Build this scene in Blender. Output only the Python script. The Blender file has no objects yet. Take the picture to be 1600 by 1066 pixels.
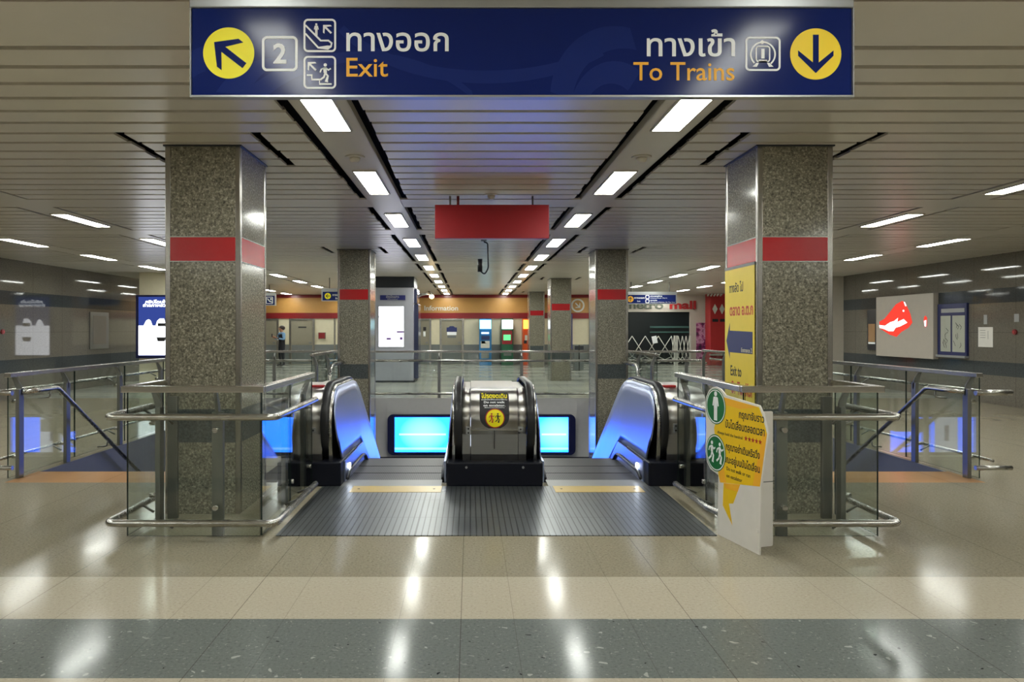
import bpy, bmesh, math, random
from mathutils import Vector, Matrix
random.seed(7)
PI = math.pi
scene = bpy.context.scene
col = scene.collection
X0 = 0.24            # axis of the hall
CEIL = 3.10
WL, WR, YB, YF = -10.15, 10.85, -8.0, 32.8
ORD = ['first', 'second', 'third', 'fourth', 'fifth', 'sixth', 'seventh', 'eighth', 'ninth', 'tenth', 'eleventh', 'twelfth', 'thirteenth', 'fourteenth']

# ------------------------------------------------------------------ materials
class NT:
    def __init__(s, name):
        s.m = bpy.data.materials.new(name); s.m.use_nodes = True
        s.t = s.m.node_tree; s.t.nodes.clear()
        s.out = s.t.nodes.new('ShaderNodeOutputMaterial')
    def n(s, typ, **kw):
        nd = s.t.nodes.new(typ)
        for k, v in kw.items(): setattr(nd, k, v)
        return nd
    def set(s, sock, v):
        if isinstance(v, bpy.types.NodeSocket): s.t.links.new(v, sock)
        elif isinstance(v, (tuple, list)): sock.default_value = tuple(v) + ((1,) if len(v) == 3 and sock.type == 'RGBA' else ())
        else: sock.default_value = v
    def math(s, op, a, b=0.0, c=0.0):
        nd = s.n('ShaderNodeMath', operation=op)
        s.set(nd.inputs[0], a); s.set(nd.inputs[1], b); s.set(nd.inputs[2], c)
        return nd.outputs[0]
    def mix(s, f, a, b):
        nd = s.n('ShaderNodeMix', data_type='RGBA')
        s.set(nd.inputs[0], f); s.set(nd.inputs[6], a); s.set(nd.inputs[7], b)
        return nd.outputs[2]
    def pos(s):
        g = s.n('ShaderNodeNewGeometry'); sp = s.n('ShaderNodeSeparateXYZ')
        s.t.links.new(g.outputs['Position'], sp.inputs[0])
        return g.outputs['Position'], sp.outputs[0], sp.outputs[1], sp.outputs[2]
    def noise(s, vec, scale, detail=2.0, rough=.5):
        nd = s.n('ShaderNodeTexNoise'); s.set(nd.inputs['Vector'], vec)
        nd.inputs['Scale'].default_value = scale; nd.inputs['Detail'].default_value = detail; nd.inputs['Roughness'].default_value = rough
        return nd.outputs['Fac']
    def voro(s, vec, scale):
        nd = s.n('ShaderNodeTexVoronoi'); s.set(nd.inputs['Vector'], vec); nd.inputs['Scale'].default_value = scale
        return nd.outputs['Distance'], nd.outputs['Color']
    def ramp(s, f, stops):
        nd = s.n('ShaderNodeValToRGB'); e = nd.color_ramp.elements
        while len(e) < len(stops): e.new(0.5)
        for i, (p, c) in enumerate(stops): e[i].position = p; e[i].color = tuple(c) + (1,)
        s.set(nd.inputs[0], f); return nd.outputs[0]
    def band(s, v, a, b):
        return s.math('MULTIPLY', s.math('GREATER_THAN', v, a), s.math('LESS_THAN', v, b))
    def seam(s, v, off, period, w):     # 1 on a thin line every period
        q = s.math('FRACT', s.math('DIVIDE', s.math('SUBTRACT', v, off), period))
        q = s.math('ABSOLUTE', s.math('SUBTRACT', q, 0.5))
        return s.math('GREATER_THAN', q, 0.5 - w / period / 2)
    def bsdf(s, color, rough=.5, metal=0.0, normal=None, **kw):
        b = s.n('ShaderNodeBsdfPrincipled')
        s.set(b.inputs['Base Color'], color); s.set(b.inputs['Roughness'], rough); s.set(b.inputs['Metallic'], metal)
        for k, v in kw.items(): s.set(b.inputs[k], v)
        if normal is not None: s.t.links.new(normal, b.inputs['Normal'])
        s.t.links.new(b.outputs[0], s.out.inputs[0]); return b
    def bump(s, h, strength=.2, dist=.01):
        nd = s.n('ShaderNodeBump'); s.set(nd.inputs['Height'], h)
        nd.inputs['Strength'].default_value = strength; nd.inputs['Distance'].default_value = dist
        return nd.outputs[0]

def srgb(r, g, b):
    f = lambda c: (c / 255 / 12.92) if c / 255 <= .04045 else ((c / 255 + .055) / 1.055) ** 2.4
    return (f(r), f(g), f(b))
_pc = {}
def plain(name, c, rough=.5, metal=0.0, vary=.06, **kw):
    if name in _pc: return _pc[name]
    t = NT(name); p, x, y, z = t.pos()
    f = t.noise(p, 9.0, 3)
    a = tuple(max(0, v * (1 - vary)) for v in c); b = tuple(min(1, v * (1 + vary)) for v in c)
    t.bsdf(t.mix(f, a, b), rough, metal, **kw)
    _pc[name] = t.m; return t.m
def glow(name, c, strength):
    if name in _pc: return _pc[name]
    t = NT(name); e = t.n('ShaderNodeEmission'); t.set(e.inputs[0], c); e.inputs[1].default_value = strength
    t.t.links.new(e.outputs[0], t.out.inputs[0]); _pc[name] = t.m; return t.m
def brushed(name, c, rough, axis, vary=.08, aniso=0):
    t = NT(name); p, x, y, z = t.pos()
    mp = t.n('ShaderNodeMapping'); t.set(mp.inputs[0], p)
    sc = [60, 60, 60]; sc[axis] = 1.2; mp.inputs['Scale'].default_value = sc
    f = t.noise(mp.outputs[0], 3.0, 4)
    g = t.noise(p, 3.0, 2)
    a = tuple(v * (1 - vary) for v in c); b = tuple(min(1, v * (1 + vary)) for v in c)
    r = t.math('ADD', rough - .04, t.math('MULTIPLY', t.math('ADD', f, g), .05))
    bb = t.bsdf(t.mix(f, a, b), r, 1.0)
    if aniso:
        bb.inputs['Anisotropic'].default_value = aniso
        cv = t.n('ShaderNodeCombineXYZ'); cv.inputs[ANI_AXIS].default_value = 1.0; t.t.links.new(cv.outputs[0], bb.inputs['Tangent'])
    return t.m

ANI_AXIS = 0
def granite(t, p, base, dark, light, s=1.0):
    n1 = t.noise(p, 55 * s, 3, .7); n2 = t.noise(p, 1.3, 2)
    c = t.ramp(n1, [(.30, dark), (.46, base), (.58, base), (.74, light)])
    sh = t.mix(t.math('MULTIPLY', n2, .35), c, base)
    return sh
def m_floor():
    t = NT('polished_granite_floor'); p, x, y, z = t.pos()
    beige = granite(t, p, srgb(148, 140, 121), srgb(106, 99, 84), srgb(184, 176, 158), 1.1)
    cream = granite(t, p, srgb(184, 175, 157), srgb(158, 148, 130), srgb(206, 198, 182), 1.1)
    dark = granite(t, p, srgb(112, 117, 114), srgb(82, 88, 88), srgb(142, 145, 141), 1.1)
    wn = t.n('ShaderNodeTexNoise'); wn.inputs['Scale'].default_value = 9.0; t.set(wn.inputs['Vector'], p)
    vm = t.n('ShaderNodeVectorMath', operation='MULTIPLY_ADD'); t.set(vm.inputs[0], wn.outputs['Color']); vm.inputs[1].default_value = (.16, .10, .1); t.set(vm.inputs[2], p)
    d, c = t.voro(vm.outputs[0], 17.0); sc = t.n('ShaderNodeSeparateColor'); t.set(sc.inputs[0], c)
    w = t.noise(p, 70, 2)
    size = t.math('MULTIPLY', t.math('POWER', sc.outputs[1], 3.0), .30)
    chip = t.math('MULTIPLY', t.math('LESS_THAN', t.math('ADD', d, t.math('MULTIPLY', w, .16)), t.math('ADD', size, .09)), t.math('GREATER_THAN', sc.outputs[0], .66))
    d2, c2 = t.voro(vm.outputs[0], 55.0); sc2 = t.n('ShaderNodeSeparateColor'); t.set(sc2.inputs[0], c2)
    chip = t.math('MAXIMUM', chip, t.math('MULTIPLY', t.math('LESS_THAN', d2, .3), t.math('MULTIPLY', t.math('GREATER_THAN', sc2.outputs[0], .86), .5)))
    dark = t.mix(t.math('MULTIPLY', chip, .7), dark, srgb(180, 183, 176))
    chip2 = t.math('MULTIPLY', t.math('LESS_THAN', d, .14), t.math('LESS_THAN', sc.outputs[0], .12))
    dark = t.mix(chip2, dark, srgb(45, 48, 48))
    far = t.math('GREATER_THAN', y, 16.6)
    rep = t.math('GREATER_THAN', t.math('FRACT', t.math('DIVIDE', y, 1.9)), .5)
    farc = t.mix(t.math('MULTIPLY', rep, .35), granite(t, p, srgb(176, 176, 166), srgb(152, 152, 142), srgb(190, 190, 180)), srgb(136, 140, 138))
    col_ = t.mix(far, beige, farc)
    col_ = t.mix(t.math('LESS_THAN', y, 4.61), col_, cream)
    col_ = t.mix(t.band(y, 3.27, 3.94), col_, dark)
    # warm landing tiles at the head of each stair
    st = t.math('ADD', t.band(x, -4.72, -2.7), t.band(x, 3.18, 5.22))
    col_ = t.mix(t.math('MULTIPLY', t.band(y, 7.45, 8.04), st), col_, srgb(192, 146, 104))
    sx = t.math('MULTIPLY', t.seam(x, -.075 + .3075, .615, .0035), .3)
    sx2 = t.math('MULTIPLY', t.seam(x, -1.28, 1.23, .005), .5)
    sb = t.math('MULTIPLY', t.math('MULTIPLY', t.seam(y, 3.27 + .335, 1.34, .004), t.math('GREATER_THAN', y, 5.6)), .35)
    s_ = t.math('MAXIMUM', t.math('MAXIMUM', sx, sx2), sb)
    col_ = t.mix(s_, col_, srgb(52, 46, 40))
    r = t.math('ADD', .085, t.math('MULTIPLY', t.noise(p, 2.2, 3), .09))
    t.bsdf(col_, r, 0.0, normal=t.bump(t.noise(p, 1.6, 2), .03, .02), **{'Specular IOR Level': .06}); return t.m
def m_wall():
    t = NT('polished_granite_wall'); p, x, y, z = t.pos()
    base = granite(t, p, srgb(108, 103, 95), srgb(80, 77, 72), srgb(134, 128, 118), .7)
    dk = granite(t, p, srgb(66, 70, 72), srgb(48, 52, 55), srgb(86, 88, 90), .7)
    c = t.mix(t.math('ADD', t.band(z, 2.10, 2.40), t.band(z, .60, .88)), base, dk)
    s_ = t.math('MAXIMUM', t.seam(y, 0, 1.22, .008), t.band(z, 1.485, 1.492))
    c = t.mix(t.math('MULTIPLY', s_, .6), c, srgb(38, 36, 34))
    t.bsdf(c, t.math('ADD', .015, t.math('MULTIPLY', t.noise(p, 3, 2), .06)), **{'Specular IOR Level': .36}); return t.m
def m_column():
    t = NT('speckled_column_granite'); p, x, y, z = t.pos()
    n1 = t.noise(p, 62, 3, .75)
    base = t.ramp(n1, [(.30, srgb(56, 56, 50)), (.44, srgb(114, 110, 97)), (.56, srgb(138, 133, 117)), (.70, srgb(198, 192, 174))])
    dk = t.ramp(n1, [(.35, srgb(54, 60, 62)), (.65, srgb(92, 98, 98))])
    c = t.mix(t.band(z, .60, .88), base, dk)
    t.bsdf(c, t.math('ADD', .08, t.math('MULTIPLY', t.noise(p, 4, 2), .1))); return t.m
def m_treadplate():
    t = NT('ribbed_metal_plate'); p, x, y, z = t.pos()
    s_ = t.seam(x, .0, .046, .009)
    y2 = t.seam(y, 6.05, .62, .006); x2 = t.seam(x, .71, 1.13, .008)
    e = t.math('MAXIMUM', s_, t.math('MAXIMUM', y2, x2))
    wear = t.noise(p, 2.5, 3)
    c = t.mix(wear, srgb(92, 97, 102), srgb(128, 131, 132))
    c = t.mix(t.math('MULTIPLY', e, .8), c, srgb(30, 32, 36))
    t.bsdf(c, t.math('ADD', .22, t.math('MULTIPLY', wear, .2)), .75, normal=t.bump(t.math('SUBTRACT', 1.0, e), .5, .004)); return t.m
def m_step():
    t = NT('ribbed_step_metal'); p, x, y, z = t.pos()
    s_ = t.seam(x, 0, .020, .009)
    c = t.mix(s_, srgb(66, 65, 70), srgb(14, 14, 17))
    t.bsdf(c, .42, .6); return t.m
def m_glass(name, tint, extra=0.0):
    t = NT(name)
    lw = t.n('ShaderNodeLayerWeight'); lw.inputs[0].default_value = .5
    f5 = t.math('POWER', lw.outputs['Facing'], 5.0)
    # Facing output with blend .5 equals 1-|N.I|
    fac = t.math('ADD', .045 + extra, t.math('MULTIPLY', f5, .90))
    tr = t.n('ShaderNodeBsdfTransparent'); t.set(tr.inputs[0], tint)
    gl = t.n('ShaderNodeBsdfGlossy'); gl.inputs['Roughness'].default_value = .015
    mx = t.n('ShaderNodeMixShader'); t.set(mx.inputs[0], fac)
    t.t.links.new(tr.outputs[0], mx.inputs[1]); t.t.links.new(gl.outputs[0], mx.inputs[2])
    t.t.links.new(mx.outputs[0], t.out.inputs[0]); return t.m
def m_screen():
    t = NT('lit_advert_screen'); p, x, y, z = t.pos()
    def blob(cx, w):
        dx = t.math('DIVIDE', t.math('SUBTRACT', x, cx), w); dz = t.math('DIVIDE', t.math('ADD', z, .78), .42)
        r = t.math('ADD', t.math('MULTIPLY', dx, dx), t.math('MULTIPLY', dz, dz))
        return t.math('MAXIMUM', t.math('SUBTRACT', 1.0, r), 0.0)
    b = t.math('MAXIMUM', blob(-1.05, .55), blob(1.95, .5))
    line = t.math('MULTIPLY', t.band(z, -.825, -.785), t.math('MAXIMUM', t.band(x, -1.6, -.55), t.band(x, 1.6, 2.15)))
    line2 = t.math('MULTIPLY', t.band(z, -1.15, -1.10), .4)
    k = t.math('MINIMUM', t.math('ADD', t.math('MULTIPLY', b, .45), t.math('MAXIMUM', t.math('MULTIPLY', line, .6), line2)), 1.0)
    c = t.mix(k, (0.010, .125, 1.0), (.14, .27, 1.0))
    white = t.band(x, -.42, .10)
    c = t.mix(white, c, (.18, .20, .24))
    phone = t.math('MULTIPLY', t.band(x, -.22, -.12), t.band(z, -.95, -.6))
    c = t.mix(phone, c, (.02, .02, .05))
    e = t.n('ShaderNodeEmission'); t.set(e.inputs[0], c); e.inputs[1].default_value = 4.2
    t.t.links.new(e.outputs[0], t.out.inputs[0]); return t.m

M = {}
M['floor'] = m_floor(); M['wall'] = m_wall(); M['column'] = m_column(); M['plate'] = m_treadplate(); M['step'] = m_step()
M['glass'] = m_glass('clear_green_glass', (.925, .955, .94))
M['gedge'] = plain('glass_edge', (.012, .022, .020), .2)
M['screen'] = m_screen()
M['slat'] = plain('ceiling_slat_paint', srgb(206, 200, 186), .28, 0, .02)
M['panel'] = plain('ceiling_panel_paint', srgb(208, 202, 190), .35, 0, .02)
M['joint'] = plain('recessed_joint_strip', srgb(92, 84, 70), .7)
M['plenum'] = plain('dark_plenum', srgb(24, 20, 17), .9)
M['steel'] = brushed('brushed_steel', (.60, .58, .55), .20, 0)
M['barrel'] = brushed('curved_cover_steel', (.62, .60, .57), .38, 0, aniso=1.0)
M['steel_v'] = brushed('brushed_steel_upright', (.42, .40, .37), .24, 2)
M['steel_d'] = brushed('dull_grey_steel', (.26, .26, .25), .42, 2)
M['chrome'] = brushed('polished_tube_steel', (.50, .49, .46), .26, 0)
M['balus'] = brushed('blue_lit_panel_steel', (.46, .53, .78), .30, 2)  # neutral steel tinted blue, with the screen's light put into the colour
M['rubber'] = plain('black_handrail_rubber', (.012, .012, .014), .38)
M['black'] = plain('black_painted_plinth', (.004, .005, .012), .5, 0, .06, **{'Specular IOR Level': .25})
M['soffit'] = plain('white_fascia_panel', srgb(190, 188, 184), .4)
M['lower'] = plain('dark_lower_hall', srgb(52, 54, 66), .6)
M['red'] = plain('red_band_enamel', srgb(176, 26, 32), .22)
M['signred'] = plain('dark_red_sign_face', srgb(148, 24, 32), .28)
M['blue'] = plain('navy_sign_face', srgb(24, 38, 100), .14, 0, .03, **{'Specular IOR Level': .13})
M['blue2'] = plain('navy_sign_swirl', srgb(32, 47, 112), .14, 0, .03, **{'Specular IOR Level': .13})
M['yellow'] = plain('sign_yellow', srgb(255, 240, 0), .5, 0, .01)
M['amber'] = plain('sign_amber', srgb(252, 184, 40), .5, 0, .01)
M['white'] = plain('sign_white', (.93, .95, .97), .5, 0, .01)
M['cardw'] = plain('white_card', srgb(226, 222, 216), .5)
M['ink'] = plain('black_ink', (.015, .015, .018), .5)
M['alu'] = plain('aluminium_frame', srgb(168, 170, 172), .3, .6)
M['lamp'] = glow('lamp_diffuser_glow', (.97, 1.0, .93), 20.0)
M['lampf'] = plain('lamp_rim', srgb(190, 184, 170), .4)
M['orange'] = plain('orange_wall_band', srgb(180, 134, 72), .3)
M['darkred'] = plain('dark_red_trim', srgb(128, 26, 30), .3)
M['cream'] = plain('cream_wall_panel', srgb(214, 206, 178), .35)
M['dado'] = plain('grey_dado', srgb(116, 120, 118), .25)
M['door'] = plain('grey_painted_door', srgb(142, 136, 118), .4)
M['ayel'] = plain('poster_yellow', srgb(226, 200, 62), .35)
M['ared'] = plain('poster_red', srgb(186, 48, 34), .4)
M['anavy'] = plain('poster_navy', srgb(36, 46, 98), .4)
M['green'] = plain('sign_green', srgb(16, 110, 56), .4)
M['syel'] = plain('standee_yellow', srgb(246, 202, 12), .4)
M['mallw'] = plain('mall_white', srgb(190, 182, 170), .4)
M['mallred'] = plain('mall_red', srgb(178, 44, 46), .4)
M['void'] = plain('unlit_shop', (.006, .010, .012), .3)
M['gate'] = plain('gate_white', srgb(205, 205, 196), .4)
M['kiosk'] = plain('kiosk_grey', srgb(172, 174, 184), .3, .1)
M['kioskd'] = plain('kiosk_dark', srgb(40, 44, 52), .3)

# ------------------------------------------------------------------ mesh helpers
def BM(): return bmesh.new()
def box(bm, x0, x1, y0, y1, z0, z1, bev=0):
    v = [bm.verts.new((x, y, z)) for z in (z0, z1) for y in (y0, y1) for x in (x0, x1)]
    fs = [bm.faces.new([v[i] for i in f]) for f in ((0, 2, 3, 1), (4, 5, 7, 6), (0, 1, 5, 4), (2, 6, 7, 3), (0, 4, 6, 2), (1, 3, 7, 5))]
    if bev:
        es = list({e for f in fs for e in f.edges})
        bmesh.ops.bevel(bm, geom=es, offset=bev, segments=2, affect='EDGES', profile=.5)
    return bm
def tube(bm, pts, r, seg=12, smooth=True, cap=True):
    pts = [Vector(p) for p in pts]; rings = []
    for i, p in enumerate(pts):
        a = pts[max(i - 1, 0)]; b = pts[min(i + 1, len(pts) - 1)]
        d = (b - a).normalized()
        if i in (0, len(pts) - 1): k = 1
        else:
            d1 = (p - a).normalized(); d2 = (b - p).normalized(); d = (d1 + d2).normalized()
        up = Vector((0, 0, 1)) if abs(d.z) < .9 else Vector((0, 1, 0))
        s = d.cross(up).normalized(); u = s.cross(d).normalized()
        rr = r[i] if isinstance(r, (list, tuple)) else r
        rings.append([bm.verts.new(p + s * rr * math.cos(2 * PI * k / seg) + u * rr * math.sin(2 * PI * k / seg)) for k in range(seg)])
    for a, b in zip(rings, rings[1:]):
        for k in range(seg):
            f = bm.faces.new([a[k], a[(k + 1) % seg], b[(k + 1) % seg], b[k]]); f.smooth = smooth
    if cap:
        bm.faces.new(list(reversed(rings[0]))); bm.faces.new(rings[-1])
    return bm
def roundpath(pts, r=.06, n=4):
    pts = [Vector(p) for p in pts]; out = [pts[0]]
    for i in range(1, len(pts) - 1):
        a, p, b = pts[i - 1], pts[i], pts[i + 1]
        rr = min(r, (a - p).length * .45, (b - p).length * .45)
        p1 = p + (a - p).normalized() * rr; p2 = p + (b - p).normalized() * rr
        for k in range(n + 1):
            t = k / n; out.append(p1 * (1 - t) ** 2 + p * 2 * t * (1 - t) + p2 * t * t)
    out.append(pts[-1]); return out
def prism(bm, pts, ext):
    ext = Vector(ext); a = [bm.verts.new(Vector(p)) for p in pts]; b = [bm.verts.new(Vector(p) + ext) for p in pts]
    n = len(pts)
    f1 = bm.faces.new(list(reversed(a))); f2 = bm.faces.new(b)
    for i in range(n): bm.faces.new([a[i], a[(i + 1) % n], b[(i + 1) % n], b[i]])
    f1.normal_update(); f2.normal_update(); bmesh.ops.triangulate(bm, faces=[f1, f2], ngon_method='EAR_CLIP')
    return bm
def cyl(bm, c, axis, r, h, seg=16):
    c = Vector(c); a = Vector(axis).normalized()
    return tube(bm, [c, c + a * h], r, seg)

BASE = {}
def finish(name, bm, mat, loc, parent):
    bmesh.ops.recalc_face_normals(bm, faces=bm.faces)
    bmesh.ops.translate(bm, verts=bm.verts, vec=-loc)
    me = bpy.data.meshes.new(name); bm.to_mesh(me); bm.free()
    for m_ in (mat if isinstance(mat, (list, tuple)) else [mat]): me.materials.append(m_)
    o = bpy.data.objects.new(name, me); col.objects.link(o)
    if parent is not None: o.parent = parent
    return o
def obj(name, bm, mat, parent=None, label=None):
    if parent is not None:
        loc = BASE[parent.name]; o = finish(name, bm, mat, loc, parent)
    else:
        vs = [v.co for v in bm.verts]
        loc = Vector(((min(v.x for v in vs) + max(v.x for v in vs)) / 2, (min(v.y for v in vs) + max(v.y for v in vs)) / 2, min(v.z for v in vs)))
        o = finish(name, bm, mat, loc, None); o.location = loc
    BASE[o.name] = loc
    if label: o['label'] = label
    return o
def thing(name, label, cat, loc, group=None):
    o = bpy.data.objects.new(name, None); col.objects.link(o); o.location = loc; o.empty_display_size = .1
    BASE[o.name] = Vector(loc); o['label'] = label; o['category'] = cat; o['kind'] = 'thing'
    if group: o['group'] = group
    return o
def tag(o, label, cat, group=None):
    o['label'] = label; o['category'] = cat; o['kind'] = 'thing'
    if group: o['group'] = group
    return o
def struct(name, bm, mat, parent=None):
    o = obj(name, bm, mat, parent)
    if parent is None: o['kind'] = 'structure'
    return o
def dup(root, d, label, group=None):
    r = root.copy(); col.objects.link(r); r.location = root.location + Vector(d); r['label'] = label
    BASE[r.name] = r.location.copy()
    if group: r['group'] = group
    for ch in list(root.children):
        c = ch.copy(); col.objects.link(c); c.parent = r
        for g in ch.children:
            e = g.copy(); col.objects.link(e); e.parent = c
    return r

# ---- flat graphics mapped on a surface: f(u, v, w) -> world point
def planemap(o, u, v):
    o = Vector(o); u = Vector(u).normalized(); v = Vector(v).normalized(); n = u.cross(v)
    return lambda a, b, w=0: o + u * a + v * b + n * w
def add2d(bm, mp, verts, faces, w0, t):
    lo = [bm.verts.new(mp(a, b, w0)) for a, b in verts]; hi = [bm.verts.new(mp(a, b, w0 + t)) for a, b in verts]
    edges = {}
    for f in faces:
        bm.faces.new([hi[i] for i in f])
        try: bm.faces.new([lo[i] for i in reversed(f)])
        except ValueError: pass
        for i in range(len(f)):
            e = (f[i], f[(i + 1) % len(f)]); edges[e] = edges.get(e, 0) + 1
    for (a, b) in edges:
        if (b, a) not in edges:
            try: bm.faces.new([hi[b], hi[a], lo[a], lo[b]])
            except ValueError: pass
def gpoly(bm, mp, pts, w=0.0, t=.001):
    n = len(pts)
    a = [bm.verts.new(mp(p[0], p[1], w)) for p in pts]; b = [bm.verts.new(mp(p[0], p[1], w + t)) for p in pts]
    f1 = bm.faces.new(list(reversed(a))); f2 = bm.faces.new(b)
    for i in range(n): bm.faces.new([a[i], a[(i + 1) % n], b[(i + 1) % n], b[i]])
    f1.normal_update(); f2.normal_update()
    if n > 4: bmesh.ops.triangulate(bm, faces=[f1, f2], ngon_method='EAR_CLIP')
def grect(bm, mp, u0, u1, v0, v1, w=0.0, t=.001): gpoly(bm, mp, [(u0, v0), (u1, v0), (u1, v1), (u0, v1)], w, t)
def circ(cx, cy, rx, ry=None, n=40, a0=0, a1=2 * PI):
    ry = ry or rx
    return [(cx + rx * math.cos(a0 + (a1 - a0) * i / n), cy + ry * math.sin(a0 + (a1 - a0) * i / n)) for i in range(n)]
def gdisc(bm, mp, cx, cy, r, w=0.0, t=.001, ry=None, n=40): gpoly(bm, mp, circ(cx, cy, r, ry, n), w, t)
def gring(bm, mp, outer, inner, w=0.0, t=.001):
    n = len(outer); add2d(bm, mp, list(outer) + list(inner), [(i, (i + 1) % n, n + (i + 1) % n, n + i) for i in range(n)], w, t)
def rrect(u0, u1, v0, v1, r, n=6):
    out = []
    for cx, cy, a in ((u1 - r, v1 - r, 0), (u0 + r, v1 - r, PI / 2), (u0 + r, v0 + r, PI), (u1 - r, v0 + r, 1.5 * PI)):
        out += [(cx + r * math.cos(a + PI / 2 * i / n), cy + r * math.sin(a + PI / 2 * i / n)) for i in range(n + 1)]
    return out
def gframe(bm, mp, u0, u1, v0, v1, r, th, w=0.0, t=.001):
    gring(bm, mp, rrect(u0, u1, v0, v1, r), rrect(u0 + th, u1 - th, v0 + th, v1 - th, max(r - th, .0005)), w, t)
def gstroke(bm, mp, pts, th, w=0.0, t=.001):
    n = len(pts); L = []; R = []
    for i, p in enumerate(pts):
        a = pts[max(i - 1, 0)]; b = pts[min(i + 1, n - 1)]
        dx, dy = b[0] - a[0], b[1] - a[1]; l = math.hypot(dx, dy) or 1
        k = th / 2
        if 0 < i < n - 1:
            d1 = math.atan2(p[1] - a[1], p[0] - a[0]); d2 = math.atan2(b[1] - p[1], b[0] - p[0])
            k /= max(.4, math.cos((d2 - d1) / 2))
        L.append((p[0] - dy / l * k, p[1] + dx / l * k)); R.append((p[0] + dy / l * k, p[1] - dx / l * k))
    add2d(bm, mp, R + L, [(i, i + 1, n + i + 1, n + i) for i in range(n - 1)], w, t)
def gtext(bm, mp, s, u0, v0, height, width=None, w=0.0, t=.001, bold=.012, align='L'):
    """baseline at v0; height is the font size; width (if given) squeezes the line to it"""
    c = bpy.data.curves.new('txt', 'FONT'); c.body = s; c.offset = bold; c.resolution_u = 3
    o = bpy.data.objects.new('txt', c); col.objects.link(o)
    bpy.context.view_layer.update()
    me = bpy.data.meshes.new_from_object(o.evaluated_get(bpy.context.evaluated_depsgraph_get()))
    xs = [v.co.x for v in me.vertices]
    if xs:
        x0, x1 = min(xs), max(xs); k = height
        kx = (width / (x1 - x0)) if width else k
        tot = (x1 - x0) * kx
        off = u0 if align == 'L' else (u0 - tot if align == 'R' else u0 - tot / 2)
        vs = [((v.co.x - x0) * kx + off, v.co.y * k + v0) for v in me.vertices]
        add2d(bm, mp, vs, [tuple(p.vertices) for p in me.polygons], w, t)
    bpy.data.objects.remove(o); bpy.data.curves.remove(c); bpy.data.meshes.remove(me)
def garrow(bm, mp, cx, cy, L, ang, th, w, t=.001, head=.62):
    """arrow pointing along ang (rad) with an open chevron head"""
    ca, sa = math.cos(ang), math.sin(ang)
    R = lambda a, b: (cx + a * ca - b * sa, cy + a * sa + b * ca)
    gstroke(bm, mp, [R(-L, 0), R(L * .72, 0)], th, w, t)
    k = th * .62
    gpoly(bm, mp, [R(L, 0), R(L * .10, L * .92), R(L * .10 - k * 1.5, L * .92), R(L - k * 2.3, 0), R(L * .10 - k * 1.5, -L * .92), R(L * .10, -L * .92)], w + t * .1, t)
def gman(bm, mp, cx, cy, s, w, run=False, t=.001):
    gdisc(bm, mp, cx, cy + s * .42, s * .085, w, t, n=16)
    if run:
        gstroke(bm, mp, [(cx - .02 * s, cy + .30 * s), (cx, cy + .02 * s)], .17 * s, w, t)
        gstroke(bm, mp, [(cx, cy + .02 * s), (cx + .13 * s, cy - .14 * s), (cx + .05 * s, cy - .42 * s), (cx + .14 * s, cy - .42 * s)], .09 * s, w, t)
        gstroke(bm, mp, [(cx, cy + .02 * s), (cx - .07 * s, cy - .2 * s), (cx - .26 * s, cy - .34 * s)], .09 * s, w, t)
        gstroke(bm, mp, [(cx, cy + .28 * s), (cx - .2 * s, cy + .2 * s), (cx - .26 * s, cy + .04 * s)], .07 * s, w, t)
        gstroke(bm, mp, [(cx, cy + .28 * s), (cx + .16 * s, cy + .16 * s), (cx + .28 * s, cy + .24 * s)], .07 * s, w, t)
    else:
        gstroke(bm, mp, [(cx, cy + .32 * s), (cx, cy - .05 * s)], .2 * s, w, t)
        for k in (-1, 1):
            gstroke(bm, mp, [(cx + k * .05 * s, cy), (cx + k * .05 * s, cy - .46 * s)], .085 * s, w, t)
            gstroke(bm, mp, [(cx + k * .10 * s, cy + .30 * s), (cx + k * .16 * s, cy + .02 * s)], .06 * s, w, t)

# ------------------------------------------------------------------ setting: floor, pit, walls
b = BM(); T = .3; WR2 = 13.2
box(b, WL, WR2, YB, 7.45, -T, 0)
for x0, x1 in ((WL, -4.7), (5.2, WR2)): box(b, x0, x1, 7.45, 16.66, -T, 0)
for x0, x1 in ((-2.75, -2.2), (2.68, 3.23)): box(b, x0, x1, 7.45, 9.0, -.2, 0); box(b, x0, x1, 12.6, 16.66, -.2, 0)
for x0, x1 in ((-4.7, -2.75), (3.23, 5.2)): box(b, x0, x1, 7.45, 8.03, -T, 0)
box(b, WL, WR2, 16.66, YF + .3, -T, 0)
struct('floor', b, M['floor'])
b = BM()
for x0, x1 in ((-4.70, -4.68), (5.18, 5.20)): box(b, x0, x1, 8.03, 16.62, -5.5, -.002)
box(b, -4.68, -2.75, 8.035, 8.05, -5.5, -.02); box(b, 3.23, 5.18, 8.035, 8.05, -5.5, -.02)
struct('wall_pit', b, plain('pit_side_wall', srgb(112, 114, 128), .5))
b = BM(); box(b, -4.7, 5.2, 16.63, 16.66, -1.33, -.002)
for z in (-.32,): box(b, -4.7, 5.2, 16.625, 16.63, z - .006, z)
for x in (-3.2, -1.9, 2.4, 3.8): box(b, x, x + .008, 16.62, 16.63, -1.33, -.002)
struct('wall_fascia', b, M['soffit'])
b = BM(); box(b, -5, 5.5, 7, 28, -5.7, -5.5); box(b, -5, 5.5, 16.66, 28, -1.40, -1.33); box(b, -5, 5.5, 28, 28.2, -5.5, -1.3)
box(b, -5.2, -5, 16.66, 28, -5.5, -1.3); box(b, 5.5, 5.7, 16.66, 28, -5.5, -1.3); box(b, -4.7, 5.2, 7.2, 7.4, -5.5, -.3)
struct('wall_lower_hall', b, M['lower'])
b = BM(); box(b, WL - .3, WL, YB, YF, 0, CEIL + .35); struct('wall_left', b, M['wall'])
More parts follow.
